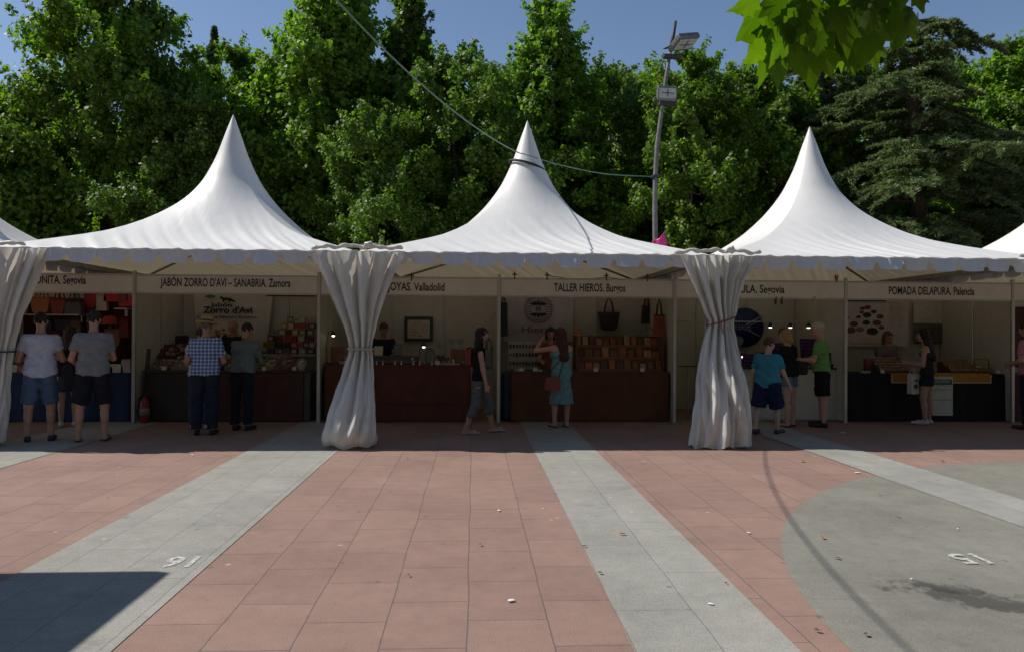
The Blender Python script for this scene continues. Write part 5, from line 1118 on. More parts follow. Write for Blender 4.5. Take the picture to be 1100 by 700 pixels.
    if bottom:
        kind, bm_, L = bottom['kind'], bottom['m'], bottom.get('len', 1)
        lz = bottom.get('loose', .014)
        def pants(X_, Y_, Z_):
            P = (X_, Y_, Z_)
            d = rc(P, U(-.045*H, 0, .02*H), U(.045*H, 0, .02*H), .063*H*b+.010, .063*H*b+.010, sy=.93)
            d = np.maximum(d, plane(P, U(0, 0, .055*H), lrn @ V3(0, 0, 1)))
            if kind == 'skirt':
                hz_ = hipc[2]-L*(thigh+shank)*.5; return np.maximum(smin(d, rc(P, (0, 0, hipc[2]+.05*H), (0, .0, hz_-.03), .085*H*b, .085*H*b+.05+flare, sy=.82), .03), hz_-P[2])+wr(P)+.006*np.sin(np.arctan2(P[1], P[0])*14)*np.clip((hipc[2]-P[2])*2, 0, 1)
            for sd, h0, kn, an in joints:
                t_, k_ = unit(kn-h0), unit(an-kn)
                if L <= 1: a = np.maximum(rc(P, h0, h0+(kn-h0)*1.15, .054*H*b+lz*.8, .038*H+lz*1.8), plane(P, h0+(kn-h0)*L, t_))
                else: a = smin(rc(P, h0, kn, .054*H*b+lz*.8, .036*H+lz*1.2), np.maximum(rc(P, kn, an+k_*.03, .036*H+lz*1.2, .030*H+lz), plane(P, kn+(an-kn)*(L-1), k_)), .02)
                d = smin(d, a, .018)
            return d+wr(P)
        pl = np.array([p for J in joints for p in J[1:]]+[U(0, 0, .06*H)]); lo2, hi2 = pl.min(0)-.16-flare, pl.max(0)+.16+flare; hi2[2] = U(0, 0, .07*H)[2]+.03
        child(bottom.get('name', {'skirt': 'skirt', 'dress': 'dress'}.get(kind, 'shorts' if L <= 1.1 else 'trousers')), surf_nets(pants, lo2, hi2, .0125), bm_)
    if z == 0:
        for sd, h0, kn, an in joints:
            ft = unit(V3(sd*.12, 1, 0)); heel = V3(an[0], an[1], an[2]-ah+.038)-ft*.03*s; toe = V3(an[0], an[1], an[2]-ah+.032)+ft*.115*H
            zb = an[2]-ah
            if shoes[1] == 'shoe':
                fn = lambda X_, Y_, Z_: np.maximum(smin(rc((X_, Y_, Z_), heel, toe, .042*s, .034*s), rc((X_, Y_, Z_), an+V3(0, 0, -.02), an+V3(0, .01, .012), .036*s, .036*s), .03), zb+.004-Z_)
            else:
                fn = lambda X_, Y_, Z_: np.minimum(np.maximum(rc((X_, Y_, Z_), heel, toe, .046*s, .042*s), np.maximum(zb+.003-Z_, Z_-zb-.026)), np.maximum(np.maximum(rc((X_, Y_, Z_), heel, toe, .046*s, .040*s), np.abs((X_-toe[0])*ft[0]+(Y_-toe[1])*ft[1]+.045)-.012), zb-Z_))
            p_ = np.array([heel, toe, an]); child('sandal' if shoes[1] != 'shoe' else 'shoe', surf_nets(fn, p_.min(0)-.07, p_.max(0)+.07, .009), cmat(shoes[0], .6))
            if sock:
                k_ = unit(an-kn); a0 = an-k_*sock[1]; fn = lambda X_, Y_, Z_: np.maximum(rc((X_, Y_, Z_), a0, an, .028*s+sock[1]*.03, .030*s), -plane((X_, Y_, Z_), a0, k_))
                p_ = np.array([a0, an]); child('sock', surf_nets(fn, p_.min(0)-.06, p_.max(0)+.06, .009), cmat(sock[0], .8))
    if hair:
        hv = hair_mesh(hair[0]); child('hair', (hv[0]*s*1.0 @ hm.T + hc, hv[1]), mat('hair_%d_%d' % (int(hair[1][0]*999), int(hair[1][2]*999)), hair[1], .6, var=.35, scale=50, bump=.5, bscale=90))
    if hat:
        c = hc+hm @ V3(0, -.012, .062)*s; e_ = MB().lathe((0, 0, 0), [(.165, -.012), (.17, -.004), (.10, .008), (.094, .02), (.088, .085), (.06, .105), (.01, .11)], 28).build('hat', hat, root, tuple(c)); e_.rotation_euler = (R_(-8), R_(3), 0)
        MB().lathe((0, 0, .012), [(.0965, 0), (.0955, .028)], 28).build('hat_band', cmat((.12, .08, .05), .7), e_)
    return root, dict(ARM=ARM, U=U, H=H, hc=hc, s=s)
def cloth(name, col, **k): return mat(name, col, .9, var=.14, scale=14, bump=.25, bscale=120, spec=.15, **k)
def foot(px, py): p = gp(px, py); return p.x, p.y+.03
SK = (.40, .22, .155); SK2 = (.36, .19, .13); SKP = (.46, .29, .22)
BENT = [((.18, .25, -1), (-.15, 1, -.05))]*2
# checked shirt
m = bpy.data.materials.new('blue_checked_cloth'); nt, ns, L = nodes(m); out = ns.new('ShaderNodeOutputMaterial'); p = ns.new('ShaderNodeBsdfPrincipled'); L.new(p.outputs[0], out.inputs[0]); tc = ns.new('ShaderNodeTexCoord'); sp = ns.new('ShaderNodeSeparateXYZ'); L.new(tc.outputs['Object'], sp.inputs[0])
def stripe(o):
    a = ns.new('ShaderNodeMath'); a.operation = 'MULTIPLY'; a.inputs[1].default_value = 2*pi/.052; L.new(o, a.inputs[0]); b_ = ns.new('ShaderNodeMath'); b_.operation = 'SINE'; L.new(a.outputs[0], b_.inputs[0]); c_ = ns.new('ShaderNodeMath'); c_.operation = 'GREATER_THAN'; c_.inputs[1].default_value = .55; L.new(b_.outputs[0], c_.inputs[0]); return c_.outputs[0]
ad = ns.new('ShaderNodeMath'); ad.operation = 'ADD'; L.new(stripe(sp.outputs[0]), ad.inputs[0]); L.new(stripe(sp.outputs[2]), ad.inputs[1]); hf = ns.new('ShaderNodeMath'); hf.operation = 'MULTIPLY'; hf.inputs[1].default_value = .5; L.new(ad.outputs[0], hf.inputs[0])
mx = ns.new('ShaderNodeMix'); mx.data_type = 'RGBA'; mx.inputs[6].default_value = (.05, .11, .30, 1); mx.inputs[7].default_value = (.55, .60, .68, 1); L.new(hf.outputs[0], mx.inputs[0]); L.new(mx.outputs[2], p.inputs['Base Color']); p.inputs['Roughness'].default_value = .9
M_check = m

x, y = foot(41, 474)
person('man in a pale blue T-shirt and denim shorts seen from behind at the handbag stall', x, y, 24, 1.74, SK, .96, 2, [((.32, .12, -1), (-.25, 1, .05))]*2, [((.10, .02, -1), (.02, -.04, -1)), ((.10, .0, -1), (.03, -.02, -1))],
       dict(m=cloth('pale_blue_tee', (.46, .49, .60)), loose=.006, hem=-.035), dict(kind='shorts', m=cloth('denim', (.075, .115, .19)), len=.92, loose=.022), ((.02, .025, .06), 'shoe'), ((.55, .55, .58), .07), ('short', (.012, .010, .010)), (0, -12))
x, y = foot(72, 458)
person('dark haired woman in a dark dress standing between the two men', x, y, 18, 1.56, SKP, .95, 4, BENT, None, dict(m=cloth('black_top', (.02, .02, .024)), sleeve=.5, hem=-.03), dict(kind='skirt', m=cloth('charcoal_skirt', (.045, .045, .055)), len=.75), ((.5, .48, .46), 'shoe'), None, ('long', (.035, .018, .012)), (0, -20), flare=.02)
x, y = foot(98, 474)
person('man in a grey T-shirt and black shorts seen from behind at the handbag stall', x, y, 20, 1.77, SK, 1.0, 2, [((.2, .3, -1), (-.3, 1, -.0)), ((.30, .05, -1), (-.35, .8, -.5))], [((.12, .02, -1), (.02, -.04, -1)), ((.14, .0, -1), (.04, -.02, -1))],
       dict(m=cloth('grey_tee', (.20, .205, .215)), loose=.006, hem=-.03, sleeve=.6), dict(kind='shorts', m=cloth('black_shorts', (.016, .017, .024)), len=.95, loose=.022), ((.05, .04, .035), 'sandal'), None, ('short', (.018, .014, .012)), (0, -10))
x, y = foot(219, 467)
person('old man in a straw hat and blue checked shirt at the soap stall', x, y, 8, 1.68, SK2, 1.04, 3, [((.30, .0, -1), (-.4, .7, -.25))]*2, [((.05, .0, -1), (.0, -.02, -1))]*2,
       dict(m=M_check, loose=.010, hem=-.02, sleeve=.72), dict(kind='trousers', m=cloth('dark_navy_trousers', (.022, .027, .042)), len=1.95, loose=.02), ((.015, .014, .014), 'shoe'), None, ('short', (.12, .10, .09)), (6, -8), hat=mat('straw', (.42, .29, .13), .85, var=.2, scale=60, bump=.5, bscale=150))
x, y = foot(210, 462)
person('person in white shirt and jeans half hidden behind the straw hat wearer', x, y+.15, 10, 1.56, SK, .98, 3, [((.18, .2, -1), (-.2, 1, -.1))]*2, None, dict(m=cloth('white_shirt', (.50, .48, .47)), sleeve=.6), dict(kind='trousers', m=cloth('blue_jeans', (.035, .055, .11)), len=1.95), ((.4, .4, .4), 'shoe'), None, ('short', (.05, .03, .02)), (0, -10))
c = X(256, 400, 13.35)
person('bald vendor in a black T-shirt leaning behind the soap counter', c.x, 13.3, 172, 1.72, SK2, 1.12, 14, [((.25, .45, -1), (.25, .8, -.3)), ((.7, .5, -.8), (.6, .8, -.1))], None, dict(m=cloth('black_tee', (.014, .014, .016)), loose=.008), dict(kind='trousers', m=cloth('vendor_trousers', (.03, .03, .035)), len=1.95), hair=('bald', (.10, .08, .07)), head=(0, -18), belly=.02)
x, y = foot(259, 462)
person('man in a grey green checked shirt and dark trousers bending over the soap counter', x, y, -8, 1.64, SK2, .98, 13, [((.12, .5, -1), (-.2, 1, -.15)), ((.15, .45, -1), (-.2, 1, -.2))], [((.05, .0, -1), (.0, -.02, -1))]*2, dict(m=cloth('grey_green_shirt', (.13, .16, .155)), loose=.008, sleeve=1.5, hem=-.005), dict(kind='trousers', m=cloth('black_trousers', (.016, .018, .026)), len=1.95), ((.015, .013, .012), 'shoe'), None, ('short', (.02, .016, .014)), (0, -22))
c = X(411, 380, 13.75)
person('vendor in a dark navy shirt looking down behind the jewellery counter', c.x, 13.75, 195, 1.66, SK2, 1.0, 8, [((.12, .4, -1), (-.3, 1, .0))]*2, None, dict(m=cloth('navy_shirt', (.018, .022, .045)), loose=.006), dict(kind='trousers', m=cloth('vendor_jeans', (.03, .04, .07)), len=1.95), hair=('short', (.05, .035, .028)), head=(0, -26))
x, y = foot(514, 465)
person('woman in a black sleeveless top and grey capri trousers walking right', x, y, -84, 1.60, SK, .90, 1, [((.16, .12, -1), (.02, .22, -1)), ((.10, -.22, -1), (.0, .1, -1))], [((.03, -.18, -1), (.0, -.40, -1)), ((.03, .46, -1), (.0, .14, -1))],
       dict(m=cloth('black_vest', (.012, .012, .014)), sleeve=0, hem=-.02, loose=.002), dict(kind='trousers', m=cloth('grey_capri', (.115, .12, .13)), len=1.5, loose=.008), ((.48, .42, .38), 'sandal'), None, ('verylong', (.010, .008, .008)), (-8, 0))
o = bag(519, 409, 11.05, .18, .30, (.06, .055, .03), 'dark olive shoulder bag at the hip of the walking woman', .16, .09, 'tote', name='shoulder_bag', grp='bags carried by visitors'); o.location = (x+.15, y-.12, .98); o.rotation_euler = (0, 0, R_(80))
o = bag(507, 403, 11.2, .22, .26, (.20, .03, .025), 'dark red shoulder bag behind the arm of the walking woman', .04, .09, 'tote', name='shoulder_bag', grp='bags carried by visitors'); o.location = (x-.14, y+.17, 1.0); o.rotation_euler = (0, 0, R_(75))
x, y = foot(603, 459)
pr, inf = person('woman with long auburn hair in a pale teal dress at the leather counter', x, y, 14, 1.58, (.45, .26, .19), .92, 3, [((.1, .4, -1), (-.2, 1, -.1)), ((.8, .45, -.12), (-.55, .6, .62))], [((.05, .0, -1), (.0, -.02, -1)), ((.10, .04, -1), (.0, -.04, -1))],
       dict(m=cloth('teal_dress_top', (.15, .27, .28)), sleeve=0, hem=-.03, neck=.24, name='bodice'), dict(kind='skirt', name='dress', m=cloth('teal_dress', (.15, .27, .28)), len=1.22), ((.12, .06, .04), 'sandal'), None, ('verylong', (.060, .017, .013)), (10, -8), flare=.035)
o = bag(588, 425, 11.7, .26, .20, (.20, .04, .03), 'small red brown crossbody bag on the woman in teal', 0, .08, 'trap', name='crossbody_bag', grp='bags carried by visitors'); o.location = (x-.17, y-.22, .62)
MB().tube([(.09, .0, .18), (.16, -.02, .4), (.22, .01, .62), (.18, .18, .74)], .009, 6).tube([(-.1, .0, .18), (-.02, .02, .3), (.12, -.02, .5)], .007, 6).build('shoulder_strap', cmat((.03, .02, .02), .6), o)
c = X(591, 380, 13.15)
person('dark haired vendor behind the leather counter facing the woman in teal', c.x, 13.1, 176, 1.60, SK, .95, 3, BENT, None, dict(m=cloth('rust_top', (.22, .07, .05)), sleeve=.6), dict(kind='trousers', m=cloth('vendor_dark', (.03, .03, .035)), len=1.95), hair=('bob', (.02, .012, .010)), head=(0, -12))
x, y = foot(825, 466)
person('short stout person in a teal T-shirt and navy shorts walking right', x, y, -48, 1.47, (.46, .27, .2), 1.16, 3, [((.25, .3, -1), (.2, .5, -.9)), ((.3, -.1, -1), (.1, .2, -1))], [((.06, .30, -1), (.02, -.02, -1)), ((.08, -.18, -1), (.02, -.28, -1))],
       dict(m=cloth('teal_tee', (.045, .22, .30)), loose=.014, hem=-.05, sleeve=.7), dict(kind='shorts', m=cloth('navy_shorts', (.016, .022, .055)), len=.98, loose=.034), ((.035, .035, .045), 'shoe'), ((.4, .4, .42), .03), ('short', (.075, .022, .014)), (-10, -4))
x, y = foot(849, 458)
person('fair haired woman in a black T-shirt and denim shorts at the white counter', x, y, 36, 1.58, (.46, .26, .19), .94, 5, [((.14, .25, -1), (.0, .35, -1)), ((.12, .5, -.9), (-.1, 1, .1))], [((.06, .05, -1), (.02, -.04, -1)), ((.10, -.04, -1), (.02, -.04, -1))],
       dict(m=cloth('black_tee_loose', (.014, .014, .018)), loose=.008, sleeve=.6, hem=-.02), dict(kind='shorts', m=cloth('pale_denim', (.13, .18, .23)), len=.42, loose=.012), ((.06, .04, .035), 'sandal'), None, ('fluffy', (.36, .22, .085)), (15, -6))
c = X(841, 380, 13.4)
person('dark haired vendor in purple behind the white counter', c.x, 13.45, 170, 1.60, SK, .95, 3, BENT, None, dict(m=cloth('purple_top', (.05, .025, .13)), sleeve=.6), dict(kind='trousers', m=cloth('vendor_dark2', (.03, .03, .035)), len=1.95), hair=('top', (.010, .008, .010)), head=(0, -22))
x, y = foot(884, 458)
person('grey haired man in a green polo and black shorts facing the white counter', x, y, 62, 1.70, (.48, .25, .19), 1.12, 3, [((.15, .35, -1), (-.1, 1, .02)), ((.15, .4, -1), (-.2, 1, .05))], [((.06, .04, -1), (.02, -.04, -1)), ((.06, -.04, -1), (.02, -.02, -1))],
       dict(m=cloth('green_polo', (.13, .29, .085)), loose=.008, sleeve=.7, hem=-.03), dict(kind='shorts', m=cloth('black_shorts_long', (.012, .012, .015)), len=.9, loose=.026), ((.012, .012, .013), 'shoe'), ((.012, .012, .013), .17), ('short', (.42, .38, .35)), (4, -8), belly=.02)
o = crate((x-.30, y+.10, .86), .26, .16, .24, (.012, .012, .014), 'black camera bag held in front by the man in green', 'camera_bag', 'bag', group=None, rz=R_(60))
MB().tube([(-.12, 0, .22), (-.08, 0, .42), (.1, .0, .44), (.12, 0, .22)], .012, 6).build('band', cmat((.02, .02, .02), .7), o)
c = X(954, 400, 13.5)
person('vendor in a dusty pink blouse sitting behind the balm counter', c.x, 13.6, 186, 1.56, SK, 1.08, 4, [((.15, .3, -1), (-.35, 1, -.1))]*2, None, dict(m=cloth('dusty_pink_blouse', (.20, .14, .155)), sleeve=1.4, loose=.012), dict(kind='trousers', m=cloth('vendor_dark3', (.03, .03, .035)), len=1.95), hair=('bob', (.11, .055, .03)), head=(-5, -6))
x, y = foot(997, 456)
person('woman with long dark hair in black denim shorts and white shoes at the balm stall', x, y, 48, 1.60, (.40, .215, .155), .90, 2, [((.10, .1, -1), (-.1, 1, .0)), ((.1, .1, -1), (-.2, 1, .1))], [((.06, .0, -1), (.0, -.04, -1)), ((.12, .10, -1), (.0, -.08, -1))],
       dict(m=cloth('dark_halter', (.025, .022, .025)), sleeve=0, hem=.0, neck=.235), dict(kind='shorts', m=cloth('black_denim', (.016, .019, .026)), len=.44, loose=.014), ((.50, .48, .46), 'shoe'), None, ('verylong', (.012, .009, .009)), (6, -8))
o = bag(981, 412, 12.2, .19, .34, (.50, .49, .46), 'white carrier bag with dark print held by the woman in shorts', .10, .09, 'trap', name='carrier_bag', grp='bags carried by visitors'); o.rotation_euler = (0, 0, R_(20))
MB().prism([(.05*cos(t), .13+.04*sin(t)) for t in [i*pi/5 for i in range(10)]], -.052, -.048).prism([(-.06, .22), (.06, .22), (.03, .26)], -.052, -.048).build('print', cmat((.05, .05, .06), .7), o)
c = X(1104, 400, 11.6)
person('person in a pink shirt cut by the right edge of the view', c.x+.06, 11.6, 25, 1.72, SK, 1.12, 3, [((.3, .2, -1), (-.3, 1, -.2)), ((.55, -.1, -1), (-.4, .9, -.3))], [((.12, .0, -1), (.0, -.04, -1))]*2, dict(m=cloth('pink_shirt', (.46, .20, .24)), loose=.012, sleeve=.7, hem=-.03), dict(kind='trousers', m=cloth('dark_jeans', (.02, .025, .045)), len=1.95), ((.03, .03, .03), 'shoe'), None, ('short', (.03, .02, .016)), (0, -8))
# ------------------------------------------------------------------ trees
def leaf_mat(name, c1, c2, tr, trc, rough=.5):
    m = bpy.data.materials.new(name); nt, ns, L = nodes(m); out = ns.new('ShaderNodeOutputMaterial')
    p = ns.new('ShaderNodeBsdfPrincipled'); p.inputs['Roughness'].default_value = rough; p.inputs['Specular IOR Level'].default_value = .35
    at_ = ns.new('ShaderNodeAttribute'); at_.attribute_name = 'var'; oi = ns.new('ShaderNodeObjectInfo')
    mx = ns.new('ShaderNodeMix'); mx.data_type = 'RGBA'; mx.inputs[6].default_value = (*c1, 1); mx.inputs[7].default_value = (*c2, 1); L.new(at_.outputs['Fac'], mx.inputs[0])
    r = ns.new('ShaderNodeMapRange'); r.inputs['To Min'].default_value = .78; r.inputs['To Max'].default_value = 1.2; L.new(oi.outputs['Random'], r.inputs[0])
    v = ns.new('ShaderNodeVectorMath'); v.operation = 'SCALE'; L.new(mx.outputs[2], v.inputs[0]); L.new(r.outputs[0], v.inputs['Scale']); L.new(v.outputs[0], p.inputs['Base Color'])
    t = ns.new('ShaderNodeBsdfTranslucent'); v2 = ns.new('ShaderNodeVectorMath'); v2.operation = 'MULTIPLY'; v2.inputs[1].default_value = trc; L.new(v.outputs[0], v2.inputs[0]); L.new(v2.outputs[0], t.inputs[0])
    ms = ns.new('ShaderNodeMixShader'); ms.inputs[0].default_value = tr; L.new(p.outputs[0], ms.inputs[1]); L.new(t.outputs[0], ms.inputs[2]); L.new(ms.outputs[0], out.inputs[0]); return m
M_leaf = leaf_mat('broad_leaves', (.086, .160, .016), (.220, .320, .038), .48, (1.5, 1.9, .6))
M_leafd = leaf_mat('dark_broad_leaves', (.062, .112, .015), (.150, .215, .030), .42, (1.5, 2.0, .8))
M_ced = leaf_mat('cedar_needles', (.062, .098, .036), (.175, .215, .088), .28, (1.3, 1.5, .9), .6)
M_bark = mat('bark', (.085, .065, .045), .95, var=.3, scale=8, bump=.8, bscale=18)
def leaves(name, C_, Rv, size, seed, m, flat=.35, elong=1.0, drop=.35):
    rg = np.random.default_rng(seed); n = len(C_)
    nrm = Rv*.6+rg.normal(0, .55, (n, 3)); nrm[:, 2] += flat; nrm /= np.linalg.norm(nrm, axis=1)[:, None]
    d = rg.normal(0, 1, (n, 3)); d[:, 2] -= drop*2; d += Rv*.5; d -= nrm*(d*nrm).sum(1)[:, None]; d /= np.linalg.norm(d, axis=1)[:, None]
    sd = np.cross(nrm, d); s = (size*rg.uniform(.65, 1.35, n))[:, None]
    base = C_-d*s*.5*elong; tip = C_+d*s*.5*elong; l = C_+sd*s*.40+nrm*s*.12-d*s*.08; r_ = C_-sd*s*.40+nrm*s*.12-d*s*.08
    V = np.stack([base, r_, tip, l], 1).reshape(-1, 3); Fq = np.arange(4*n).reshape(-1, 4)
    return np_mesh(name, V, Fq, m, var=rg.uniform(0, 1, n))
def make_tree(seed, H, R, n, size, shape='oval', base=.12, nc=150, m=None, rgh=.62):
    """crown and trunk meshes for a broadleaf tree of height H and crown radius R"""
    rg = np.random.default_rng(seed)
    hh = np.linspace(0, 1, 200)
    def prof(t):
        if shape == 'oval': return np.sin(np.clip(t, 0, 1)**.8*pi)**.62
        if shape == 'cone': return (1-t)**.75*np.clip(t*6, .3, 1)
        return np.sqrt(np.clip(1-(2*t-1)**2, 0, 1))
    t = rg.uniform(0.02, .985, nc); a = rg.uniform(0, 2*pi, nc)
    bulge = 1+.22*np.sin(a*3+t*7+seed)+.15*np.sin(a*5-t*11+seed*2)
    rr = R*prof(t)*bulge*np.sqrt(rg.uniform(.22, 1, nc)); z = H*(base+(1-base)*t)
    cen = np.stack([rr*np.cos(a), rr*np.sin(a), z], 1); cr = rg.uniform(.38, .95, nc)*R*.23*(.55+.45*prof(t))
    w_ = cr**2; w_ /= w_.sum(); k = rg.choice(nc, n, p=w_)
    q = rg.normal(0, 1, (n, 3)); q /= np.linalg.norm(q, axis=1)[:, None]; rad = rg.uniform(0, 1, n)**.45
    # uneven clump surface
    lump = 1+.35*np.sin(q[:, 0]*7+k)*np.sin(q[:, 1]*6+k*2)
    off = q*(rad*lump)[:, None]*cr[k][:, None]*np.array([1.15, 1.15, .85])
    C_ = cen[k]+off
    # upright sprigs on the outside
    ns_ = int(n*.12); ks = rg.choice(nc, ns_); dirs = cen[ks]*np.array([1, 1, 0]); dirs /= np.linalg.norm(dirs, axis=1)[:, None]+1e-6; dirs[:, 2] += .9
    sp_ = rg.uniform(.6, 1.55, ns_)[:, None]; j = (ks*7919 % 13)/13.
    C2 = cen[ks]+dirs*cr[ks][:, None]*sp_*(.6+.6*j)[:, None]+rg.normal(0, .07, (ns_, 3)); C_ = np.concatenate([C_, C2]); off = np.concatenate([off, dirs])
    rv = C_*np.array([1, 1, 0]); rv /= np.linalg.norm(rv, axis=1)[:, None]+.3; rv = rv+off/(np.linalg.norm(off, axis=1)[:, None]+.01)
    crown = leaves('crown', C_, rv*.6, size, seed+1, m or M_leaf)
    mb = MB(); r = random.Random(seed)
    ht = H*.86; sway = [(r.uniform(-.12, .12), r.uniform(-.12, .12)) for _ in range(8)]
    tp = [(sway[i][0]*i*.3, sway[i][1]*i*.3, ht*i/7-.1*(i == 0)) for i in range(8)]; mb.tube(tp, [max(.02, .024*H*(1-i/7.6)) for i in range(8)], 10)
    for i in rg.choice(nc, 26, replace=False):
        c = cen[i]; z0 = max(H*.1, c[2]-(.5+r.random()*.9)*np.hypot(c[0], c[1])-.3); z0 = min(z0, ht*.95); u = z0/ht*7; b = Vector(tp[min(7, int(u))]); b.z = z0
        mid = b.lerp(Vector(c)*.85, .5)+Vector((0, 0, -.12*(Vector(c)-b).length)); mb.tube([b, mid, b.lerp(Vector(c), .85)], [.007*H*(1-z0/H)+.015, .03, .008], 6)
    return crown, mb
def place_tree(meshes, x, y, sc, rz, label, name='broadleaf_tree', group='broadleaf trees behind the tents', sz=1):
    e = empty(name, (x, y, 0), rz); e.scale = (sc, sc, sc*sz); tag(e, label, 'tree', group)
    for nm, me in zip(('crown', 'trunk'), meshes):
        o = bpy.data.objects.new(nm, me); COL.objects.link(o); o.parent = e
    return e
def tree_kind(*a, **k):
    cr, mb = make_tree(*a, **k); o = mb.build('trunk', M_bark); me = o.data; bpy.data.objects.remove(o); return cr, me
T1 = tree_kind(101, 12, 3.4, 115000, .138, 'oval', .06, 300)
T2 = tree_kind(102, 12, 2.5, 80000, .135, 'oval', .08, 240)
T3 = tree_kind(103, 12, 3.1, 95000, .138, 'round', .05, 280, m=M_leafd)
T4 = tree_kind(104, 12, 2.3, 60000, .15, 'cone', .05, 230, m=M_leafd)
T5 = tree_kind(105, 12, 3.2, 120000, .135, 'cone', .05, 330)
def tx(px, Y): return at(px, 300, Y).x
def th(py, px, Y): return at(px, py, Y).z
# (kind, px, top py, Y, label)
import itertools
FT = [(T1, 116, -55, 21.0, 0.3, 'tall broad bright green tree at the left behind the soap tent'), (T3, -34, 74, 20.0, 1.3, 'leafy tree at the left edge lower than its neighbour'), (T2, 246, 44, 24.5, 2.0, 'small light green treetop in the gap between the two left tall trees'),
      (T5, 350, -75, 21.5, 3.4, 'tall dense tree behind the gap between the soap tent and the central tent'), (T4, 436, -20, 22.5, 4.0, 'narrow tall tree with pointed top left of the centre'), (T3, 492, 48, 20.0, 5.2, 'rounded layered tree left of the central peak'),
      (T5, 588, -8, 22.0, .9, 'tall pointed tree behind the central peak'), (T3, 645, 66, 24.0, 2.6, 'dark tree between the central peak and the lamp pole'), (T2, 738, 50, 20.0, 1.7, 'bright leafy tree right behind the lamp pole'),
      (T1, 806, 66, 21.5, 5.5, 'leafy tree between the lamp pole and the cedar'), (T2, 1092, 38, 22.0, 3.0, 'light green tree at the right edge beside the cedar'), (T3, 1160, 30, 21.0, .4, 'dark tree beyond the right edge'), (T1, -160, 95, 23, 2.2, 'tall tree outside the left edge'),
      (T3, 205, 92, 19.6, 3.9, 'low dark tree directly behind the soap tent'), (T3, 405, 110, 19.2, 4.4, 'low dark tree behind the low tied curtain')]
for kd_, px, py, Y, rz, lb in FT:
    h = th(py, px, Y); sc = h/12.2
    if py < 0 and px < 400: sc = h/12.2
    place_tree(kd_, tx(px, Y), Y, sc*(.98 if kd_ is not T2 else 1.0)*(.9 if px == 116 else 1), rz, lb, sz=1/.9 if px == 116 else 1)
BTR = [(T3, 60, 90, 30), (T1, 180, 100, 29), (T3, 300, 85, 31), (T4, 470, 70, 30), (T3, 540, 80, 28), (T1, 690, 74, 31), (T3, 790, 75, 29), (T3, 900, 60, 30), (T1, 1010, 62, 32), (T3, 1100, 60, 30), (T3, 1240, 40, 30), (T3, 0, 110, 27)]
ordn = ['first', 'second', 'third', 'fourth', 'fifth', 'sixth', 'seventh', 'eighth', 'ninth', 'tenth', 'eleventh', 'twelfth']
bb = sorted(BTR, key=lambda q: q[1])
for i, (kd_, px, py, Y) in enumerate(bb):
    place_tree(kd_, tx(px, Y), Y, th(py, px, Y)/12.2, i*1.1, f'dark tree of the rear row behind the front trees, {ordn[i]} from the left', group='rear row of trees')
# slim conifer in the gap
rg = np.random.default_rng(5); n = 22000; t = rg.uniform(0, 1, n)**.8; a = rg.uniform(0, 2*pi, n); Hc = th(30, 228, 30.0)
rr = (1-t)**.7*1.3*np.sqrt(rg.uniform(0, 1, n))*(1+.35*np.sin(t*70)); C_ = np.stack([rr*np.cos(a), rr*np.sin(a), .5+t*(Hc-.5)], 1)
e = empty('conifer', (tx(228, 30), 30, 0)); tag(e, 'slim dark pointed conifer top in the sky gap at the left', 'tree'); o = bpy.data.objects.new('crown', leaves('crown', C_, np.stack([np.cos(a), np.sin(a), a*0+.2], 1), .16, 6, M_ced, elong=1.4)); COL.objects.link(o); o.parent = e
MB().tube([(0, 0, 0), (0, 0, Hc*.97)], [.16, .015], 8).build('trunk', M_bark, e)
# sparse greyish tree
cr, mb = make_tree(77, 10, 1.6, 5200, .13, 'oval', .3, 90, m=leaf_mat('grey_leaves', (.16, .14, .10), (.24, .21, .15), .2, (1, 1, 1))); e = empty('bare_tree', (tx(662, 26), 26, 0)); e.scale = [th(62, 662, 26)/10.2]*3; tag(e, 'sparse greyish tree showing between the dark tree and the lamp pole', 'tree')
o = bpy.data.objects.new('crown', cr); COL.objects.link(o); o.parent = e; mb.build('trunk', cmat((.26, .24, .21), .9), e)
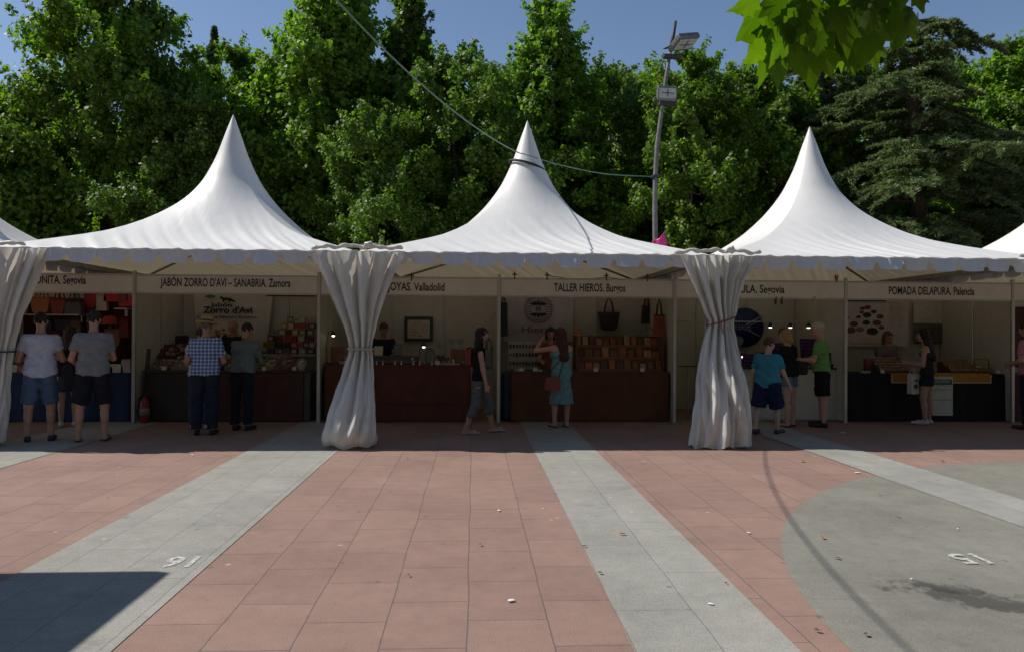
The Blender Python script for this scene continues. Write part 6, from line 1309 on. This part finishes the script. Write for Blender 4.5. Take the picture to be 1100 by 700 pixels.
# cedar
def cedar(x, y, H, label, seed, Rm=4.2):
    rg = np.random.default_rng(seed); r = random.Random(seed); e = empty('cedar', (x, y, 0)); tag(e, label, 'tree', 'cedars behind the right tent')
    mb = MB(); mb.tube([(0, 0, -.1), (.1, 0, H*.4), (-.05, .1, H*.75), (0, 0, H)], [.34, .26, .14, .02], 12)
    Cs = []; Rv = []
    nb = 92
    for i in range(nb):
        t = (i+.5)/nb; z = 1.2+(H-1.4)*t; a = i*2.4+r.uniform(-.4, .4); z += r.uniform(-.35, .35); L_ = Rm*(1-t**1.7*.72)*r.uniform(.4, 1.15); L_ = max(L_, .7)
        rise = r.uniform(.15, .42); dirv = Vector((cos(a), sin(a), rise)); droop = -.50*L_*r.uniform(.5, 1.3)
        pts = [Vector((0, 0, z))+dirv*L_*u+Vector((0, 0, droop*u*u)) for u in (0, .25, .5, .75, 1)]
        mb.tube(pts, [.075*(1-t*.6), .055, .04, .022, .008], 6)
        ntw = int(10+L_*7)
        for j in range(ntw):
            u = r.uniform(.08, 1)**.8; p = Vector((0, 0, z))+dirv*L_*u+Vector((0, 0, droop*u*u)); sa = a+r.choice((-1, 1))*r.uniform(.35, 1.25); l2 = L_*.42*(1.15-u*.75)*r.uniform(.6, 1.2)
            tw = Vector((cos(sa), sin(sa), r.uniform(-.5, .14))); n_ = int(150*l2)+40; q = rg.uniform(0, 1, n_)
            side = rg.normal(0, .05+.11*l2, n_)*(1.05-q); px = -sin(sa); py_ = cos(sa)
            P = np.stack([p.x+tw.x*l2*q+px*side, p.y+tw.y*l2*q+py_*side, p.z+tw.z*l2*q-.25*l2*q*q+rg.normal(0, .022, n_)-.04*np.abs(side)], 1)
            Cs.append(P); Rv.append(np.stack([tw.x+px*side*4, tw.y+py_*side*4, side*0+.35], 1))
    C_ = np.concatenate(Cs); Rv = np.concatenate(Rv); n_ = len(C_)
    d = Rv+rg.normal(0, .55, (n_, 3)); d[:, 2] -= .35; d /= np.linalg.norm(d, axis=1)[:, None]; up = rg.normal(0, .8, (n_, 3)); up[:, 2] += 1; sd = np.cross(d, up); sd /= np.linalg.norm(sd, axis=1)[:, None]
    s = rg.uniform(.08, .17, n_)[:, None]; V = np.stack([C_-d*s*.5, C_-sd*s*.13, C_+d*s*.7, C_+sd*s*.13], 1).reshape(-1, 3)
    o = bpy.data.objects.new('crown', np_mesh('crown', V, np.arange(4*n_).reshape(-1, 4), M_ced, var=rg.uniform(0, 1, n_))); COL.objects.link(o); o.parent = e
    mb.build('trunk', M_bark, e); print('cedar', n_); return e
cedar(tx(985, 19.8), 19.8, th(14, 985, 19.8), 'big blue green cedar with layered boughs behind the right tent', 3, 4.6)
cedar(tx(885, 22.5), 22.5, th(38, 885, 22.5), 'second darker cedar half hidden left of the big cedar', 8, 3.6)
# hedge mass low behind the tents
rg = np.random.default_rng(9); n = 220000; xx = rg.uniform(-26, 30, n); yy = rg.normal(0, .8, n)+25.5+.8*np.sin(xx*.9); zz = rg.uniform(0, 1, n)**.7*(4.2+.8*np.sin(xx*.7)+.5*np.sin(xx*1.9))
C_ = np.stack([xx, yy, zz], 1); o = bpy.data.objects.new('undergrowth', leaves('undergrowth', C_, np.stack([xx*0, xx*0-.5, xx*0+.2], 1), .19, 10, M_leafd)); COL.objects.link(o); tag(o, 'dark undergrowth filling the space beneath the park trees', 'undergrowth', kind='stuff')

# ------------------------------------------------------------------ plane tree whose leaves hang into the top of the view
M_pl = leaf_mat('plane_leaves', (.045, .085, .009), (.10, .155, .015), .52, (2.6, 3.3, .4), .65)
lobes = [(0, -.5), (.16, -.36), (.44, -.42), (.42, -.22), (.66, -.06), (.50, .06), (.60, .36), (.36, .34), (.26, .56), (.12, .74), (0, .98), (-.12, .74), (-.26, .56), (-.36, .34), (-.60, .36), (-.50, .06), (-.66, -.06), (-.42, -.22), (-.44, -.42), (-.16, -.36)]
def plane_leaves(name, P, tipd, nrms, S, seed):
    r = random.Random(seed); V = []; Fq = []; vv = []
    for p, d, nn, s in zip(P, tipd, nrms, S):
        d = Vector(d).normalized(); nn = Vector(nn); nn = (nn-d*nn.dot(d)).normalized(); sd = d.cross(nn); b = len(V); cup = r.uniform(.1, .5); j = [r.uniform(.85, 1.15) for _ in lobes]
        V.append(Vector(p))
        for (a_, b_), jj in zip(lobes, j): V.append(Vector(p)+sd*a_*s*jj*.9+d*b_*s*jj+nn*(-cup*a_*a_*s-.12*s*b_*b_))
        for i in range(len(lobes)): Fq.append((b, b+1+i, b+1+(i+1) % len(lobes)))
        v0 = r.random(); vv += [v0*.7+.3*((i*.37+r.random()*.4) % 1) for i in range(len(lobes))]
    return np_mesh(name, [tuple(v) for v in V], Fq, M_pl, var=vv)
e = empty('plane_tree', (3.6, -1.3, 0)); tag(e, 'plane tree whose large lobed leaves hang into the top right', 'tree'); L0 = e.location
mb = MB(); mb.tube([(0, 0, -.1), (.05, .02, 1.4), (-.05, .1, 2.6), (.1, .2, 4.2), (0, .1, 6)], [.19, .16, .13, .09, .02], 12)
tipw = at(905, -20, 2.5)
mb.tube([(-.02, .1, 2.5), (-.9, 1.2, 3.15), tuple(at(990, -110, 2.4)-L0), tuple(at(930, -45, 2.45)-L0), tuple(at(860, -12, 2.5)-L0)], [.07, .05, .028, .014, .005], 8)
mb.tube([tuple(at(960, -70, 2.42)-L0), tuple(at(900, -60, 2.3)-L0), tuple(at(840, -40, 2.4)-L0), tuple(at(818, 5, 2.45)-L0)], [.015, .011, .008, .003], 6)
mb.tube([(-.3, .9, 3.1), (.2, 2.6, 3.5), (.6, 4, 3.9)], [.05, .03, .01], 8)
r = random.Random(44); P = []; D = []; Nn = []; S = []
def addleaf(px, py, Y, s, tilt=None, face=None):
    P.append(tuple(at(px, py, Y)-L0)); D.append(tilt or (r.uniform(-.5, .5), r.uniform(-.3, .2), -1)); Nn.append(face or (r.uniform(-.5, .5), -1, r.uniform(-.1, .7))); S.append(s)
for px, py, s, tl in [(812, 18, .085, (-.7, 0, -1)), (818, 42, .085, (-.4, 0, -1)), (824, 62, .08, (-.2, .1, -1)), (835, 68, .075, (.1, 0, -1)), (815, 55, .06, (-.9, 0, -.8)), (806, 4, .06, (-1, 0, -.4)), (842, 45, .09, None), (856, 58, .085, None), (870, 66, .085, (.1, 0, -1)), (886, 52, .09, None), (900, 56, .09, None),
                      (915, 50, .09, (.2, 0, -1)), (930, 40, .09, None), (945, 22, .09, None), (965, 14, .085, (.25, 0, -1)), (975, 22, .08, (.5, 0, -1)), (988, -3, .05, (.3, 0, -1)), (938, 55, .06, (.2, 0, -1)), (920, 66, .05, None), (860, 30, .1, None), (885, 25, .1, None), (910, 22, .1, None), (842, 15, .09, None), (832, 30, .09, None)]:
    addleaf(px, py, r.uniform(2.3, 2.6), s*1.3, tl, (.35, -.85, -.45) if px < 846 and py < 75 else None)
for i in range(90): addleaf(r.uniform(830, 965), r.uniform(-30, 44), r.uniform(2.25, 2.75), r.uniform(.06, .10))
for i in range(260): addleaf(r.uniform(848, 1000), r.uniform(-170, -14), r.uniform(2.2, 2.8), r.uniform(.06, .10))
for i in range(80): addleaf(r.uniform(850, 1040), r.uniform(-260, -60), r.uniform(2.0, 2.9), r.uniform(.06, .10), None, (r.uniform(-.5, .5), -.3, 1))
for i in range(1500):     # crown over and behind the viewer, off to the right
    a = r.uniform(0, 2*pi); b = math.acos(r.uniform(-1, 1)); q = r.random()**.4*2.4
    v = Vector((q*sin(b)*cos(a)*1.1, q*sin(b)*sin(a), 5.0+q*cos(b)*.9)); 
    w_ = v+L0
    if w_.y > 0 and (w_.z-1.56)/w_.y < .62: continue
    P.append(tuple(v)); D.append((r.uniform(-.6, .6), r.uniform(-.6, .6), -1)); Nn.append((r.uniform(-.6, .6), r.uniform(-.6, .6), 1)); S.append(r.uniform(.07, .1))
o = bpy.data.objects.new('crown', plane_leaves('crown', P, D, Nn, S, 3)); COL.objects.link(o); o.parent = e
mb.build('trunk', M_bark, e)

# unseen trees added behind the viewer to shade the stalls from the low sky
for i, px in enumerate(range(-26, 31, 7)):
    place_tree((T1, T3)[i % 2], px+(i*37 % 5)*.4, -10.5-(i % 3), 1.1+.06*(i % 3), i*1.3, 'unseen shading tree added behind the viewer, %s from the left' % ordn[i], group='unseen trees added behind the viewer for shade')
